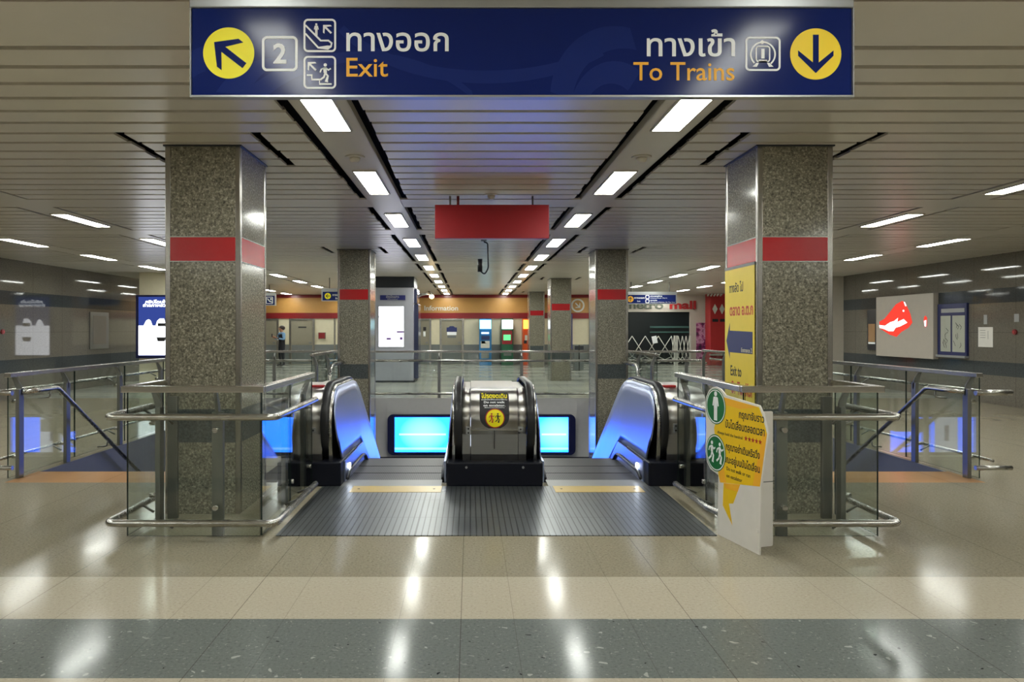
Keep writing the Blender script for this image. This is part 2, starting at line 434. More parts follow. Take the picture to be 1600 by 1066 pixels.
b = BM(); box(b, WR, WR + .3, YB, 21.4, 0, CEIL + .35); struct('wall_right', b, M['wall'])
b = BM(); box(b, WR2, WR2 + .3, 21.4, YF, 0, CEIL + .35); box(b, 11.15, WR2, 21.4, 21.7, 0, CEIL + .35); struct('wall_right_far', b, M['mallw'])
b = BM(); box(b, WL, WR, YB - .3, YB, 0, CEIL + .35); struct('wall_near', b, M['wall'])
b = BM(); box(b, -9.0, -8.15, 20.0, 20.9, 0, CEIL); struct('wall_pier_left', b, M['cream'])
b = BM(); box(b, 10.32, 10.85, 21.4, 22.3, 0, CEIL); struct('wall_pier_right', b, M['mallw'])

# far wall
b = BM(); box(b, WL, WR2, YF, YF + .3, 0, CEIL + .35); struct('wall_far', b, M['cream'])
b = BM(); box(b, WL, 5.3, YF - .03, YF, 2.29, 2.96); struct('trim_1', b, M['orange'])
b = BM(); box(b, WL, 5.3, YF - .06, YF, 2.04, 2.29); struct('trim_2', b, M['darkred'])
b = BM(); box(b, WL, 6.4, YF - .06, YF, 2.96, 3.10); struct('trim_3', b, M['darkred'])
doors = [(-9.6, -8.62, 'closed'), (-7.98, -7.02, 'grey'), (-2.25, -1.83, 'part'), (-1.28, -.38, 'notice')]
b = BM(); last = WL
for x0, x1, _ in doors:
    box(b, last, x0 - .09, YF - .02, YF, 0, .88); last = x1 + .09
box(b, last, 5.3, YF - .02, YF, 0, .88); struct('baseboard_far', b, M['dado'])
mp_far = planemap((0, YF - .03, 0), (1, 0, 0), (0, 0, 1))
for i, (x0, x1, k) in enumerate(doors):
    b = BM(); box(b, x0, x1, YF - .03, YF, 0, 2.02); d = struct('door_%d' % (i + 1), b, M['door'])
    b = BM(); box(b, x0 - .09, x0, YF - .06, YF, 0, 2.04); box(b, x1, x1 + .09, YF - .06, YF, 0, 2.04); box(b, x0, x1, YF - .06, YF, 1.96, 2.04)
    obj('door_frame', b, M['steel_v'], d)
    b = BM(); box(b, x1 - .16, x1 - .06, YF - .09, YF - .03, .92, 1.0); obj('door_handle', b, M['steel_d'], d)
    b = BM(); box(b, x0 + .02, x1 - .02, YF - .035, YF, .02, .86); obj('kick_plate', b, M['dado'], d)
# notices on the doors
b = BM(); grect(b, mp_far, -7.66, -7.30, 1.62, 1.68, .002, .01); tag(obj('door_plate', b, M['ink']), 'small black name plate on the grey door at far left', 'sign')
t_ = thing('door_notice', 'blue and white notice on the door left of the blue cash machine', 'notice', (-.83, YF - .04, 1.2))
b = BM(); grect(b, mp_far, -1.06, -.60, 1.44, 1.64, .002, .01); gpoly(b, mp_far, [(-.98, 1.64), (-.68, 1.64), (-.75, 1.70), (-.91, 1.70)], .002, .01); obj('blue_header', b, M['anavy'], t_)
b = BM(); grect(b, mp_far, -1.04, -.62, 1.30, 1.44, .002, .01); obj('white_sheet', b, M['white'], t_)
b = BM(); grect(b, mp_far, -1.02, -.64, 1.18, 1.28, .002, .01); obj('dark_footer', b, M['dado'], t_)
t_ = thing('door_notice', 'small black and white notice beside the kiosk at far wall', 'notice', (-2.05, YF - .04, 1.2))
b = BM(); grect(b, mp_far, -2.1, -1.97, 1.50, 1.66, .002, .01); obj('black_panel', b, M['ink'], t_)
b = BM(); grect(b, mp_far, -2.1, -2.0, 1.24, 1.46, .002, .01); obj('white_panel', b, M['white'], t_)
t_ = thing('alarm_box', 'dark red fire alarm box on cream wall at far left', 'alarm box', (-6.6, YF - .05, 1.1))
b = BM(); box(b, -6.76, -6.44, YF - .1, YF, 1.13, 1.42, .01); obj('housing', b, M['steel_v'], t_)
b = BM(); box(b, -6.74, -6.46, YF - .11, YF - .1, 1.15, 1.40); obj('cover', b, M['darkred'], t_)
b = BM(); box(b, -6.08, -6.0, YF - .05, YF, 0, 2.04); struct('trim_4', b, M['steel_v'])
# lettering and emblem on the orange band
b = BM(); gtext(b, mp_far, 'Information', -2.05, 2.40, .30, 1.5, .002, .03)
tag(obj('wall_lettering', b, M['gate']), 'pale Information lettering on orange band near the kiosk', 'sign')
t_ = thing('wall_emblem', 'pale round emblem with diagonal arrow on the orange band', 'sign', (4.78, YF - .05, 2.3))
b = BM(); gring(b, mp_far, circ(4.78, 2.62, .30), circ(4.78, 2.62, .23), .002, .02); obj('ring', b, M['gate'], t_)
b = BM(); garrow(b, mp_far, 4.78, 2.62, .15, -PI / 4, .05, .002, .02); obj('arrow', b, M['gate'], t_)

# ------------------------------------------------------------------ ceiling
RC = [X0 - 1.275, X0 + 1.275]; RS = [X0 - 8.2, X0 - 5.75, X0 + 5.72, X0 + 8.17]
def slots_at(y):
    out = []
    k = (y - 4.05) % 8.0
    insl = k < 4.70 or 5.30 < k < 7.40
    for r in RC: out.append((r - .285, r + .285, insl, .09))
    for r in (RS[1], RS[2]): out.append((r - .27, r + .27, insl, .055))
    for r in (RS[0], RS[3]): out.append((r - .25, r + .25, insl, .03))
    kc = (y - 6.18) % 8.0
    if -.3 < kc < .85 or kc > 7.72:
        for xc in (X0 - 2.488, X0 + 2.488):
            out.append((xc - .585, xc - .50, None, 0)); out.append((xc + .50, xc + .585, None, 0))
    return sorted(out)
b = BM(); pit = .29; y = 4.05 - 12 - .25
bands = []; bj = BM()
yy = YB
edges = []
for base in range(-2, 5):
    o_ = 4.05 + 8.0 * base
    n = 16; 
    edges += [(o_ + i * 4.70 / n, o_ + (i + 1) * 4.70 / n) for i in range(n)]
    edges.append((o_ + 4.70, o_ + 5.30))
    edges += [(o_ + 5.30 + i * 2.10 / 7, o_ + 5.30 + (i + 1) * 2.10 / 7) for i in range(7)]
    edges.append((o_ + 7.40, o_ + 8.0))
for (ya, yb) in edges:
    if yb < YB or ya > YF: continue
    ya_, yb_ = max(ya, YB) + .028, min(yb, YF) - .028
    cur = WL; ym = (ya + yb) / 2
    cj = WL
    for (xa, xb, insl, wd) in slots_at(ym):
        e_ = 0 if insl in (None, True) else wd + .003
        box(bj, cj, xa + e_, yb - .04, yb + .04, CEIL + .022, CEIL + .028); cj = xb - e_
    box(bj, cj, WR2 if ya > 21.4 else WR, yb - .04, yb + .04, CEIL + .022, CEIL + .028)
    for (xa, xb, insl, wd) in slots_at(ym):
        j = random.uniform(-.012, .012)
        if insl is None:
            box(b, cur, xa + j, ya_, yb_, CEIL, CEIL + .02); cur = xb + j
        elif insl:
            box(b, cur, xa + j, ya_, yb_, CEIL, CEIL + .02); cur = xb + j
        else:
            box(b, cur, xa + wd + .003, ya_, yb_, CEIL, CEIL + .02); cur = xb - wd - .003
    box(b, cur, WR2 if ya_ > 21.4 else WR, ya_, yb_, CEIL, CEIL + .03)
for r, wd, hw in [(r, .09, .285) for r in RC] + [(RS[1], .055, .27), (RS[2], .055, .27), (RS[0], .03, .25), (RS[3], .03, .25)]:
    box(b, r - hw + wd, r + hw - wd, YB, YF, CEIL, CEIL + .03)
    for s in (-1, 1):   # lip of the channel seen inside the slot
        box(b, r + s * (hw - wd) - .004, r + s * (hw - wd) + .004, YB, YF, CEIL + .0, CEIL + .06)
struct('ceiling', b, M['slat']); struct('ceiling_joints', bj, M['joint'])
b = BM(); box(b, WL, WR2, YB, YF, CEIL + .30, CEIL + .34); struct('ceiling_plenum', b, M['plenum'])

# lamps
rows = [(RS[0], 'far left row'), (RS[1], 'left row outside the columns'), (RC[0], 'row over the left escalator'), (RC[1], 'row over the right escalator'), (RS[2], 'right row outside the columns'), (RS[3], 'far right row')]
t_ = thing('ceiling_lamp', 'x', 'lamp', (RC[0], 5.11, CEIL - .012))
b = BM(); w, l = .105, .60
for (a, c, d, e) in ((-w - .015, -w, -l - .015, l + .015), (w, w + .015, -l - .015, l + .015), (-w, w, -l - .015, -l), (-w, w, l, l + .015)):
    box(b, RC[0] + a, RC[0] + c, 5.11 + d, 5.11 + e, CEIL - .012, CEIL + .002)
obj('lamp_frame', b, M['lampf'], t_)
b = BM(); box(b, RC[0] - w, RC[0] + w, 5.11 - l, 5.11 + l, CEIL - .008, CEIL - .001); obj('diffuser', b, M['lamp'], t_)
first = True
for rx, rn in rows:
    ys = [5.11 + 2.67 * i for i in range(11)]
    if rx in RC: ys = [-4.2, -1.57, 1.10] + ys
    else: ys = [-5.57, -2.9, -.23, 2.44] + ys
    n = 0
    for y in ys:
        if y > YF - .5: continue
        px = 735 + 1150 * rx / (y + .6) if y > 0 else -9
        seen = y > 3 and 0 < px < 1600
        if seen:
            lab = 'bright ceiling lamp, %s from the camera in the %s' % (ORD[n], rn); n += 1
        else: lab = 'ceiling lamp overhead out of view in the %s' % rn
        g = 'ceiling lamps, ' + rn
        if first: first = False; pass
        o = dup(t_, (rx - RC[0], y - 5.11, 0), lab, g)
for ch in list(t_.children): bpy.data.objects.remove(ch)
bpy.data.objects.remove(t_)

# ceiling speakers / detectors
def detector(x, y, lab, r=.07):
    t_ = thing('smoke_detector', lab, 'smoke detector', (x, y, CEIL - .06), 'ceiling smoke detectors')
    b = BM(); tube(b, [(x, y, CEIL), (x, y, CEIL - .012)], [r, r * .95], 20); obj('base', b, M['panel'], t_)
    b = BM(); tube(b, [(x, y, CEIL - .012), (x, y, CEIL - .035), (x, y, CEIL - .055)], [r * .55, r * .5, r * .3], 20); obj('sensor', b, M['panel'], t_)
detector(RC[0], 6.60, 'cream smoke detector between the two nearest left lamps', .09)
detector(RC[1] + .02, 6.60, 'cream smoke detector between the two nearest right lamps', .09)
detector(X0, 8.45, 'cream smoke detector just above the red hanging sign', .08)
# camera hanging on a bracket with looped cable
t_ = thing('ceiling_camera', 'black surveillance camera with a looped cable behind the red sign', 'camera', (.22, 12.6, 2.4))
yc = 12.6; cx = lambda px: (px - 735) * yc / 1150; cz = lambda py: 1.55 + (515 - py) * yc / 1150
b = BM(); tube(b, roundpath([(cx(756), yc, CEIL), (cx(756), yc, cz(378)), (cx(762), yc, cz(380)), (cx(763), yc, cz(420)), (cx(757), yc, cz(429)), (cx(751), yc, cz(424))], .08), .013, 8); obj('cable', b, M['rubber'], t_)
b = BM(); cyl(b, (cx(750), yc, cz(425)), (0, 0, 1), .042, .22); obj('camera_body', b, M['rubber'], t_)
b = BM(); cyl(b, (cx(756), yc, CEIL - .04), (0, 0, 1), .05, .04); obj('ceiling_mount', b, M['steel_d'], t_)

# ------------------------------------------------------------------ columns
def make_column(xc, y0, lab, zb=0.0):
    w, d, c = .317, .78, .045
    t_ = thing('granite_column', lab, 'column', (xc, y0 + d / 2, 0), 'granite columns in two rows')
    b = BM(); box(b, xc - w + .006, xc + w - .006, y0 + .006, y0 + d - .006, zb, CEIL); obj('shaft', b, M['column'], t_)
    for sx in (-1, 1):
        for sy in (0, 1):
            b = BM(); xa = xc + sx * w; ya = y0 + sy * d
            box(b, min(xa, xa - sx * c), max(xa, xa - sx * c), min(ya, ya + (c if sy == 0 else -c)), max(ya, ya + (c if sy == 0 else -c)), zb, CEIL, .006)
            obj('corner_trim', b, M['steel_v'], t_)
    b = BM(); box(b, xc - w + .003, xc + w - .003, y0 + .003, y0 + d - .003, 2.125, 2.325); rb = obj('red_band', b, M['red'], t_)
    for z in (2.118, 2.325):
        b = BM(); box(b, xc - w + .001, xc + w - .001, y0 + .001, y0 + d - .001, z, z + .008); obj('band_edge', b, M['steel_v'], rb)
    b = BM(); box(b, xc - w - .012, xc + w + .012, y0 - .012, y0 + d + .012, CEIL - .012, CEIL - .0005); obj('collar', b, M['kioskd'], t_)
    return t_
xl, xr = X0 - 2.488, X0 + 2.488
c0 = make_column(xl, 6.18, 'nearest granite column on the left, inside the near left glass railing')
dup(c0, (xr - xl, 0, 0), 'nearest granite column on the right, with a yellow poster on its side')
c1 = make_column(xl, 14.2, 'second granite column on the left, behind the left escalator', -5.5)
dup(c1, (xr - xl, 0, 0), 'second granite column on the right, behind the right escalator')
dup(c0, (xr - xl, 16.02, 0), 'third granite column on the right, beyond the far glass railing')
dup(c0, (xr - xl, 24.02, 0), 'fourth and farthest granite column on the right')

# ------------------------------------------------------------------ escalators
CY, CZ, R0 = 7.69, .60, .39
S30 = math.tan(math.radians(30.5))
def zline(y, brk=8.75): return 0 if y < brk else -(y - brk) * S30
def railpath(off=0.0, a0=252, yend=14.0, brk=8.9):
    r = R0 + off; pts = []
    for k in range(25):
        a = math.radians(a0 + (90 - a0) * k / 24); pts.append((CY + r * math.cos(a), CZ + r * math.sin(a)))
    for dy in (-.35, -.18, 0, .18, .35):   # rounded break into the incline
        yq = brk + dy; zt = CZ + r - (0 if dy <= -.35 else (dy + .35) ** 2 / 1.4 * S30)
        pts.append((yq, zt))
    z_e = pts[-1][1]; pts.append((yend, z_e - (yend - brk - .35) * S30))
    return pts
def sweep(bm, path, section, x):
    rings = []
    n = len(path)
    for i, p in enumerate(path):
        a = path[max(i - 1, 0)]; b_ = path[min(i + 1, n - 1)]
        ty, tz = b_[0] - a[0], b_[1] - a[1]; l = math.hypot(ty, tz); ny, nz = -tz / l, ty / l
        if i < 25: ny, nz = (p[0] - CY) / math.hypot(p[0] - CY, p[1] - CZ), (p[1] - CZ) / math.hypot(p[0] - CY, p[1] - CZ)
        rings.append([bm.verts.new((x + sx, p[0] + ny * sn, p[1] + nz * sn)) for sx, sn in section])
    m = len(section)
    for a, b_ in zip(rings, rings[1:]):
        for k in range(m):
            f = bm.faces.new([a[k], a[(k + 1) % m], b_[(k + 1) % m], b_[k]]); f.smooth = True
    bm.faces.new(rings[0]); bm.faces.new(list(reversed(rings[-1])))
def handrail(x, parent):
    b = BM(); sec = [(.040 * math.copysign(abs(math.cos(a)) ** .6, math.cos(a)), .019 * math.copysign(abs(math.sin(a)) ** .7, math.sin(a))) for a in [2 * PI * k / 14 for k in range(14)]]
    sweep(b, railpath(0.0), sec, x); return obj('handrail', b, M['rubber'], parent)
def deckbody(x0, x1, off, parent, name, mat, yend=14.0):
    """solid between x0 and x1 whose outer edge follows the newel profile"""
    p = railpath(off, 196, yend); ys = [(yend, p[-1][1] - .9), (8.8, -.12), (7.50, -.0), (p[0][0] + .05, .18), (p[0][0] + .02, .30)]
    poly = p + ys; n = len(poly); bm = BM()
    a = [bm.verts.new((x0, q[0], q[1])) for q in poly]; c = [bm.verts.new((x1, q[0], q[1])) for q in poly]
    f1 = bm.faces.new(a); f2 = bm.faces.new(list(reversed(c)))
    for i in range(n):
        f = bm.faces.new([a[i], c[i], c[(i + 1) % n], a[(i + 1) % n]]); f.smooth = i < 23
    f1.normal_update(); f2.normal_update(); bmesh.ops.triangulate(bm, faces=[f1, f2], ngon_method='EAR_CLIP')
    return obj(name, bm, mat, parent)
def sidepanel(xt, xb, parent, name, mat, th=.012, zlow=.20):
    """inner balustrade: leans from the handrail (xt) out to the skirt (xb)"""
    s = 1 if xb > xt else -1
    bm = BM(); R = R0 - .03; rows_ = []
    ys = [CY - R * math.cos(PI * .5 * k / 10) for k in range(11)] + [7.9, 8.15, 8.4, 8.55, 8.65, 8.75, 8.85, 8.95, 9.05, 9.15, 9.25, 9.6, 10.2, 11, 12, 13.5]
    rp = railpath(-.03)
    def ztop(y):
        if y <= CY: return CZ + math.sqrt(max(0, R * R - (y - CY) ** 2))
        for q, r_ in zip(rp[24:], rp[25:]):
            if q[0] <= y <= r_[0]: return q[1] + (r_[1] - q[1]) * (y - q[0]) / max(1e-6, r_[0] - q[0])
        return CZ + R
    def zbot(y):
        zl = zline(y) + zlow
        if y < CY: return max(CZ - math.sqrt(max(0, R * R - (y - CY) ** 2)) * (1 if y < CY - .22 else 2), zl)
        return zl
    for y in ys:
        t_, b0 = ztop(y), zbot(y); ref = (CZ + R) if y < 8.9 else ztop(y)
        row = []
        for k in range(7):
            z = t_ + (b0 - t_) * k / 6; x = xt + (xb - xt) * min(1, max(0, (ref - z) / .82)); row.append((x, y, z))
        rows_.append(row)
    A = [[bm.verts.new(p) for p in r] for r in rows_]; Bv = [[bm.verts.new((p[0] - s * th, p[1], p[2])) for p in r] for r in rows_]
    n = len(A)
    for i in range(n - 1):
        for k in range(6):
            f = bm.faces.new([A[i][k], A[i][k + 1], A[i + 1][k + 1], A[i + 1][k]]); f.smooth = True
            f = bm.faces.new([Bv[i][k], Bv[i + 1][k], Bv[i + 1][k + 1], Bv[i][k + 1]]); f.smooth = True
        bm.faces.new([A[i][0], A[i + 1][0], Bv[i + 1][0], Bv[i][0]]); bm.faces.new([A[i][6], Bv[i][6], Bv[i + 1][6], A[i + 1][6]])
    for i in (0, n - 1):
        for k in range(6): bm.faces.new([A[i][k], A[i][k + 1], Bv[i][k + 1], Bv[i][k]])
    return obj(name, bm, mat, parent)
def skirt(x, s, parent):
    b = BM(); ys = [7.46, 8.2, 8.75, 9.1, 14.0]
    poly = [(x, y, zline(y) + .215) for y in ys] + [(x, y, zline(y) - .30) for y in reversed(ys[1:])] + [(x, 7.46, .002)]
    prism(b, poly, (s * .02, 0, 0)); sk = obj('skirt_panel', b, M['balus'], parent)
    b = BM(); yb = [7.50, 7.62, 8.3, 8.75, 9.1, 13.8]; zz = [.03, .085, .085, .085, .06 - .17, zline(13.8) + .09]
    zz[3] = .08; zz[4] = zline(9.1) + .085
    tube(b, roundpath([(x + s * .035, y, z) for y, z in zip(yb, zz)], .12), .016, 8); obj('brush_guard', b, M['rubber'], sk)
    return sk
def escalator(sgn, label):
    """sgn -1: left escalator; +1: right. Its own parts: steps, comb, outer balustrade unit"""
    xr_ = X0 + sgn * 1.69; xin = X0 + sgn * 1.53; xlane = X0 + sgn * .52
    t_ = thing('escalator', label, 'escalator', (X0 + sgn * 1.0, 8.0, 0), 'pair of escalators')
    xa, xb = sorted((xin - sgn * .01, xlane + sgn * .01))
    zc = 0
    zs = [0, 0, 0, -.05, -.16, -.33]
    b = BM(); box(b, xa, xb, 7.26, 7.56, -.06, .005); obj('comb_plate', b, M['steel_d'], t_)
    k = 0; y = 7.56
    while y < 13.6:
        z = zs[k] if k < len(zs) else zs[-1] - .235 * (k - len(zs) + 1)
        b = BM(); box(b, xa + .012, xb - .012, y, y + .40, z - .28, z - .004)
        box(b, xa + .012, xb - .012, y - .002, y + .02, z - .004, z - .001)
        obj('step', b, M['step'], t_); y += .405; k += 1
    # balustrade unit
    handrail(xr_, t_)
    xo = xr_ + sgn * .45
    a, c = sorted((xr_ + sgn * .035, xr_ + sgn * .22)); deckbody(a, c, -.035, t_, 'inner_deck_cover', M['barrel'])
    a, c = sorted((xr_ + sgn * .235, xo)); deckbody(a, c, -.05, t_, 'outer_deck_cover', M['barrel'])
    a, c = sorted((xr_ - sgn * .035, xr_ - sgn * .07)); deckbody(a, c, -.02, t_, 'newel_strip', M['steel'])
    sidepanel(xr_ - sgn * .075, xin + sgn * .0, t_, 'balustrade_panel', M['balus'])
    sk = skirt(xin - sgn * .002, -sgn, t_)
    b = BM(); cyl(b, (xin - sgn * .02, 7.72, .125), (-sgn, 0, 0), .028, .012); obj('skirt_lamp', b, glow('skirt_lamp_glow', (.85, .92, 1), 14), sk)
    a, c = sorted((xo + sgn * .01, xin - sgn * .01)); b = BM(); box(b, a, c, 7.27, 8.3, 0, .235, .012)
    obj('plinth', b, M['black'], t_)
    a, c = sorted((xr_ + sgn * .07, xr_ + sgn * .20)); b = BM(); box(b, a, c, 7.62, 7.70, CZ + .35, CZ + .372, .006); obj('red_reflection_block', b, M['mallred'], t_)  # red block modelled in place of a red reflection on the cover
    # key switch plate on the front of the cover
    b = BM(); yk = CY - (R0 - .035) - .004; xk = xr_ + sgn * .115
    h = .09 if sgn > 0 else .05
    box(b, xk - .025, xk + .025, yk - .004, yk + .03, .52, .52 + h, .003); kp = obj('switch_plate', b, M['alu'], t_)
    b = BM()
    for q in range(2 if sgn > 0 else 1): cyl(b, (xk, yk - .004, .545 + q * .045), (0, -1, 0), .010, .008, 12)
    obj('key_switch', b, M['ink'], kp)
    # inner handrail guide seen between the lane and the deck
    for q in (0,):
        b = BM(); sweep(b, railpath(-.022), [(-.012, -.006), (.012, -.006), (.012, .006), (-.012, .006)], xr_ - sgn * .045); obj('handrail_guide', b, M['chrome'], t_)
    # small stickers on the inner panel
    return t_
eL = escalator(-1, 'left escalator going down, blue light shining on its inner panel')
eR = escalator(1, 'right escalator going down, just left of the yellow standee')
# centre balustrade unit
t_ = thing('escalator_balustrade', 'steel centre balustrade between the escalators with a black sticker', 'balustrade', (X0, 8, 0))
handrail(X0 - .363, t_); handrail(X0 + .363, t_)
deckbody(X0 - .235, X0 + .235, -.035, t_, 'centre_cover', M['barrel'])
for s in (-1, 1):
    a, c = sorted((X0 + s * .24, X0 + s * .32)); deckbody(a, c, -.048, t_, 'side_cover', M['barrel'])
    a, c = sorted((X0 + s * .395, X0 + s * .42)); deckbody(a, c, -.02, t_, 'newel_strip', M['steel'])
    sidepanel(X0 + s * .42, X0 + s * .485, t_, 'balustrade_panel', M['balus'])
    sk = skirt(X0 + s * .487, s, t_)
    b = BM(); box(b, X0 + s * .26 - .025, X0 + s * .26 + .025, CY - R0 + .036, CY - R0 + .06, .50 if s < 0 else .53, .58, .003); kp = obj('switch_plate', b, M['alu'], t_)
    b = BM()
    for z in ((.52, .56) if s < 0 else (.555,)): cyl(b, (X0 + s * .26, CY - R0 + .036, z), (0, -1, 0), .009, .006, 12)
    obj('key_switch', b, M['ink'], kp)
    b = BM(); cyl(b, (X0 + s * .28, 7.255, .19), (0, -1, 0), .012, .008, 12); obj('screw', b, M['alu'], t_)
b = BM(); box(b, X0 - .475, X0 + .475, 7.26, 8.3, 0, .235, .014); obj('plinth', b, M['black'], t_)
b = BM(); box(b, X0 - .003, X0 + .003, CY - R0 + .030, CY - R0 + .05, .36, .545); obj('seam', b, M['ink'], t_)
b = BM(); box(b, X0 - .237, X0 + .237, CY - R0 + .022, CY - R0 + .05, .545, .556); obj('ridge', b, M['chrome'], t_)
# sticker wrapped on the cover: u across, v = arc length above the circle's front point
Rs = R0 - .0335
def mpb(u, v, w=0):
    th = v / Rs; r = Rs + w
    return Vector((X0 + u, CY - r * math.cos(th), CZ + r * math.sin(th)))
st = thing('warning_sticker', 'black rounded sticker reading Do not walk on escalator on centre balustrade', 'sticker', (X0, 7.3, .55))
b = BM(); vs = []; fs = []; NV = 22
for i in range(NV + 1):
    v = -.035 + (.40) * i / NV
    hw = .148 if v > .08 else .148 * math.sqrt(max(0.02, 1 - ((.08 - v) / .125) ** 2))
    if v > .345: hw -= (v - .345) * .6
    vs += [(-hw, v), (-hw * .33, v), (hw * .33, v), (hw, v)]
for i in range(NV):
    for k in range(3): fs.append((4 * i + k, 4 * i + k + 1, 4 * i + 5 + k, 4 * i + 4 + k))
add2d(b, mpb, vs, fs, .0005, .0012); obj('backing', b, M['ink'], st)
b = BM(); vs = []; fs = []
for i in range(17):
    a = PI * i / 16; vs += [(.005 - .088 * math.sin(a) - 1e-4, .065 - .088 * math.cos(a)), (.005 + .088 * math.sin(a) + 1e-4, .065 - .088 * math.cos(a))]
for i in range(16): fs.append((2 * i, 2 * i + 1, 2 * i + 3, 2 * i + 2))
add2d(b, mpb, vs, fs, .002, .001); obj('yellow_disc', b, M['yellow'], st)
b = BM(); gring(b, mpb, circ(.005, .065, .097), circ(.005, .065, .088), .002, .001); obj('red_ring', b, M['ared'], st)
b = BM(); gman(b, mpb, .034, .065, .10, .0042, True); obj('black_figure', b, M['ink'], st)
b = BM(); gman(b, mpb, -.028, .065, .10, .0042, True); obj('red_figure', b, M['ared'], st)
b = BM(); gtext(b, mpb, 'โปรดงดเดิน', 0, .285, .085, .26, .002, .001, .02, 'C'); obj('yellow_text', b, M['yellow'], st)
b = BM(); gtext(b, mpb, 'บนบันไดเลื่อนขณะใช้งาน', 0, .258, .022, .26, .002, .001, .01, 'C')
gtext(b, mpb, 'Do not walk', 0, .222, .034, .21, .002, .001, .02, 'C'); gtext(b, mpb, 'on escalator.', 0, .186, .034, .22, .002, .001, .02, 'C')
gtext(b, mpb, 'เพื่อความปลอดภัยของท่าน', 0, .168, .014, .2, .002, .001, .01, 'C'); obj('white_text', b, M['white'], st)

# tread plates in front of the escalators
b = BM(); box(b, -1.46, 1.85, 5.52, 7.255, 0, .006); pl = tag(obj('landing_plate', b, M['plate']), 'ribbed grey metal landing plate before the escalators', 'floor plate')
pl['kind'] = 'thing'
for x0, x1, side in ((-1.15, -.28, 'left'), (.81, 1.66, 'right')):
    b = BM(); box(b, x0, x1, 6.98, 7.25, .006, .0085)
    t_ = tag(obj('caution_strip', b, plain('worn_yellow_strip', srgb(206, 176, 98), .3)), 'worn yellow strip on floor plate before the %s escalator' % side, 'floor strip', 'yellow floor strips')
    b = BM()
    for x in (x0 + .07, x1 - .07): cyl(b, (x, 7.12, .0085), (0, 0, 1), .012, .001, 10)
    obj('bolt', b, M['ink'], t_)

# ------------------------------------------------------------------ stairs
for s, name in ((-1, 'left'), (1, 'right')):
    xa, xb = sorted((X0 + s * 2.99, X0 + s * 4.91))
    t_ = thing('staircase', 'stairs going down beside the outer %s glass railing' % name, 'stairs', ((xa + xb) / 2, 8.03, 0), 'flights of stairs')
    b = BM()
    for k in range(26): box(b, xa + .005, xb - .005, 8.055 + .29 * k, 8.05 + .29 * (k + 1), -.16 * (k + 1) - .25, -.16 * (k + 1))
    obj('treads', b, M['lower'], t_)
    b = BM()
    for k in range(26): box(b, xa + .005, xb - .005, 8.05 + .29 * k, 8.08 + .29 * k, -.16 * k - .165, -.16 * k - .155) if k else None
    obj('nosings', b, M['steel_d'], t_)
    # sloping handrail fixed to the outer wall
    xh = X0 + s * 4.78
    r_ = thing('stair_handrail', 'dark steel handrail sloping down the %s stairs' % name, 'handrail', (xh, 8, 0), 'stair handrails')
    b = BM(); tube(b, roundpath([(X0 + s * 4.90, 7.66, .90), (xh, 7.72, .91), (xh, 8.10, .91), (xh, 13.5, .91 - 5.4 * .66)], .05), .024, 12); obj('rail', b, M['chrome'], r_)
    for y in (7.95, 9.2):
        z = .91 if y < 8.1 else .91 - (y - 8.1) * .66
        b = BM(); tube(b, roundpath([(xh, y, z - .02), (xh, y, z - .09), (X0 + s * 4.90, y, z - .10)], .03), .009, 8); obj('bracket', b, M['steel_d'], r_)

# ------------------------------------------------------------------ glass railings
def vec2(a): return Vector((a[0], a[1], 0))
def run(root, A, B, out, panes, posts, glass=True, capz=1.13, pw=.085, capA=0, capB=0):
    A, B = vec2(A), vec2(B); d = (B - A).normalized(); L = (B - A).length; o = Vector((out[0], out[1], 0))
    def ob(u0, u1, o0, o1, z0, z1, bev=0):
        b = BM(); box(b, u0, u1, o0, o1, z0, z1, bev)
        for v in b.verts: v.co = A + d * v.co.x + o * v.co.y + Vector((0, 0, v.co.z))
        return b
    pl_ = L / panes
    for i in range(panes):
        gb = ob(i * pl_ + .006, (i + 1) * pl_ - .006, -.006, .006, .012, capz - .048)
        g = obj('glass_panel', gb, [M['glass'], M['gedge']], root)
        for f in g.data.polygons:
            if f.area < .02: f.material_index = 1
    obj('top_rail', ob(-capA, L + capB, -.035, .035, capz - .048, capz, .006), M['steel'], root)
    for u in posts:
        p = obj('post', ob(u - pw / 2, u + pw / 2, -.085, -.045, 0, .93, .004), M['steel_d'], root)
        b = BM()
        prof = [(-.085, .86), (-.045, .86), (-.045, .90), (.008, capz - .05), (-.03, capz - .05), (-.085, .96)]
        prism(b, [A + d * (u - .012) + o * q[0] + Vector((0, 0, q[1])) for q in prof], d * .024); obj('bracket', b, M['steel_d'], p)
        for z in (.22, .80):
            b = BM(); c = A + d * u - o * .05 + Vector((0, 0, z)); tube(b, [c, c + o * .062], .020, 12); obj('glass_clamp', b, M['chrome'], p)
def rails(root, path, z, standoffs, r=.026):
    b = BM(); tube(b, roundpath([(x, y, z) for x, y in path], .07, 5), r, 14); rr = obj('guard_rail', b, M['chrome'], root)
    if standoffs:
        for (xa, ya, xb, yb) in standoffs:
            b = BM(); tube(b, roundpath([(xa, ya, z - .0), (xb, yb, z - .06), ], .02), .010, 8); obj('stand_off', b, M['steel_d'], rr)
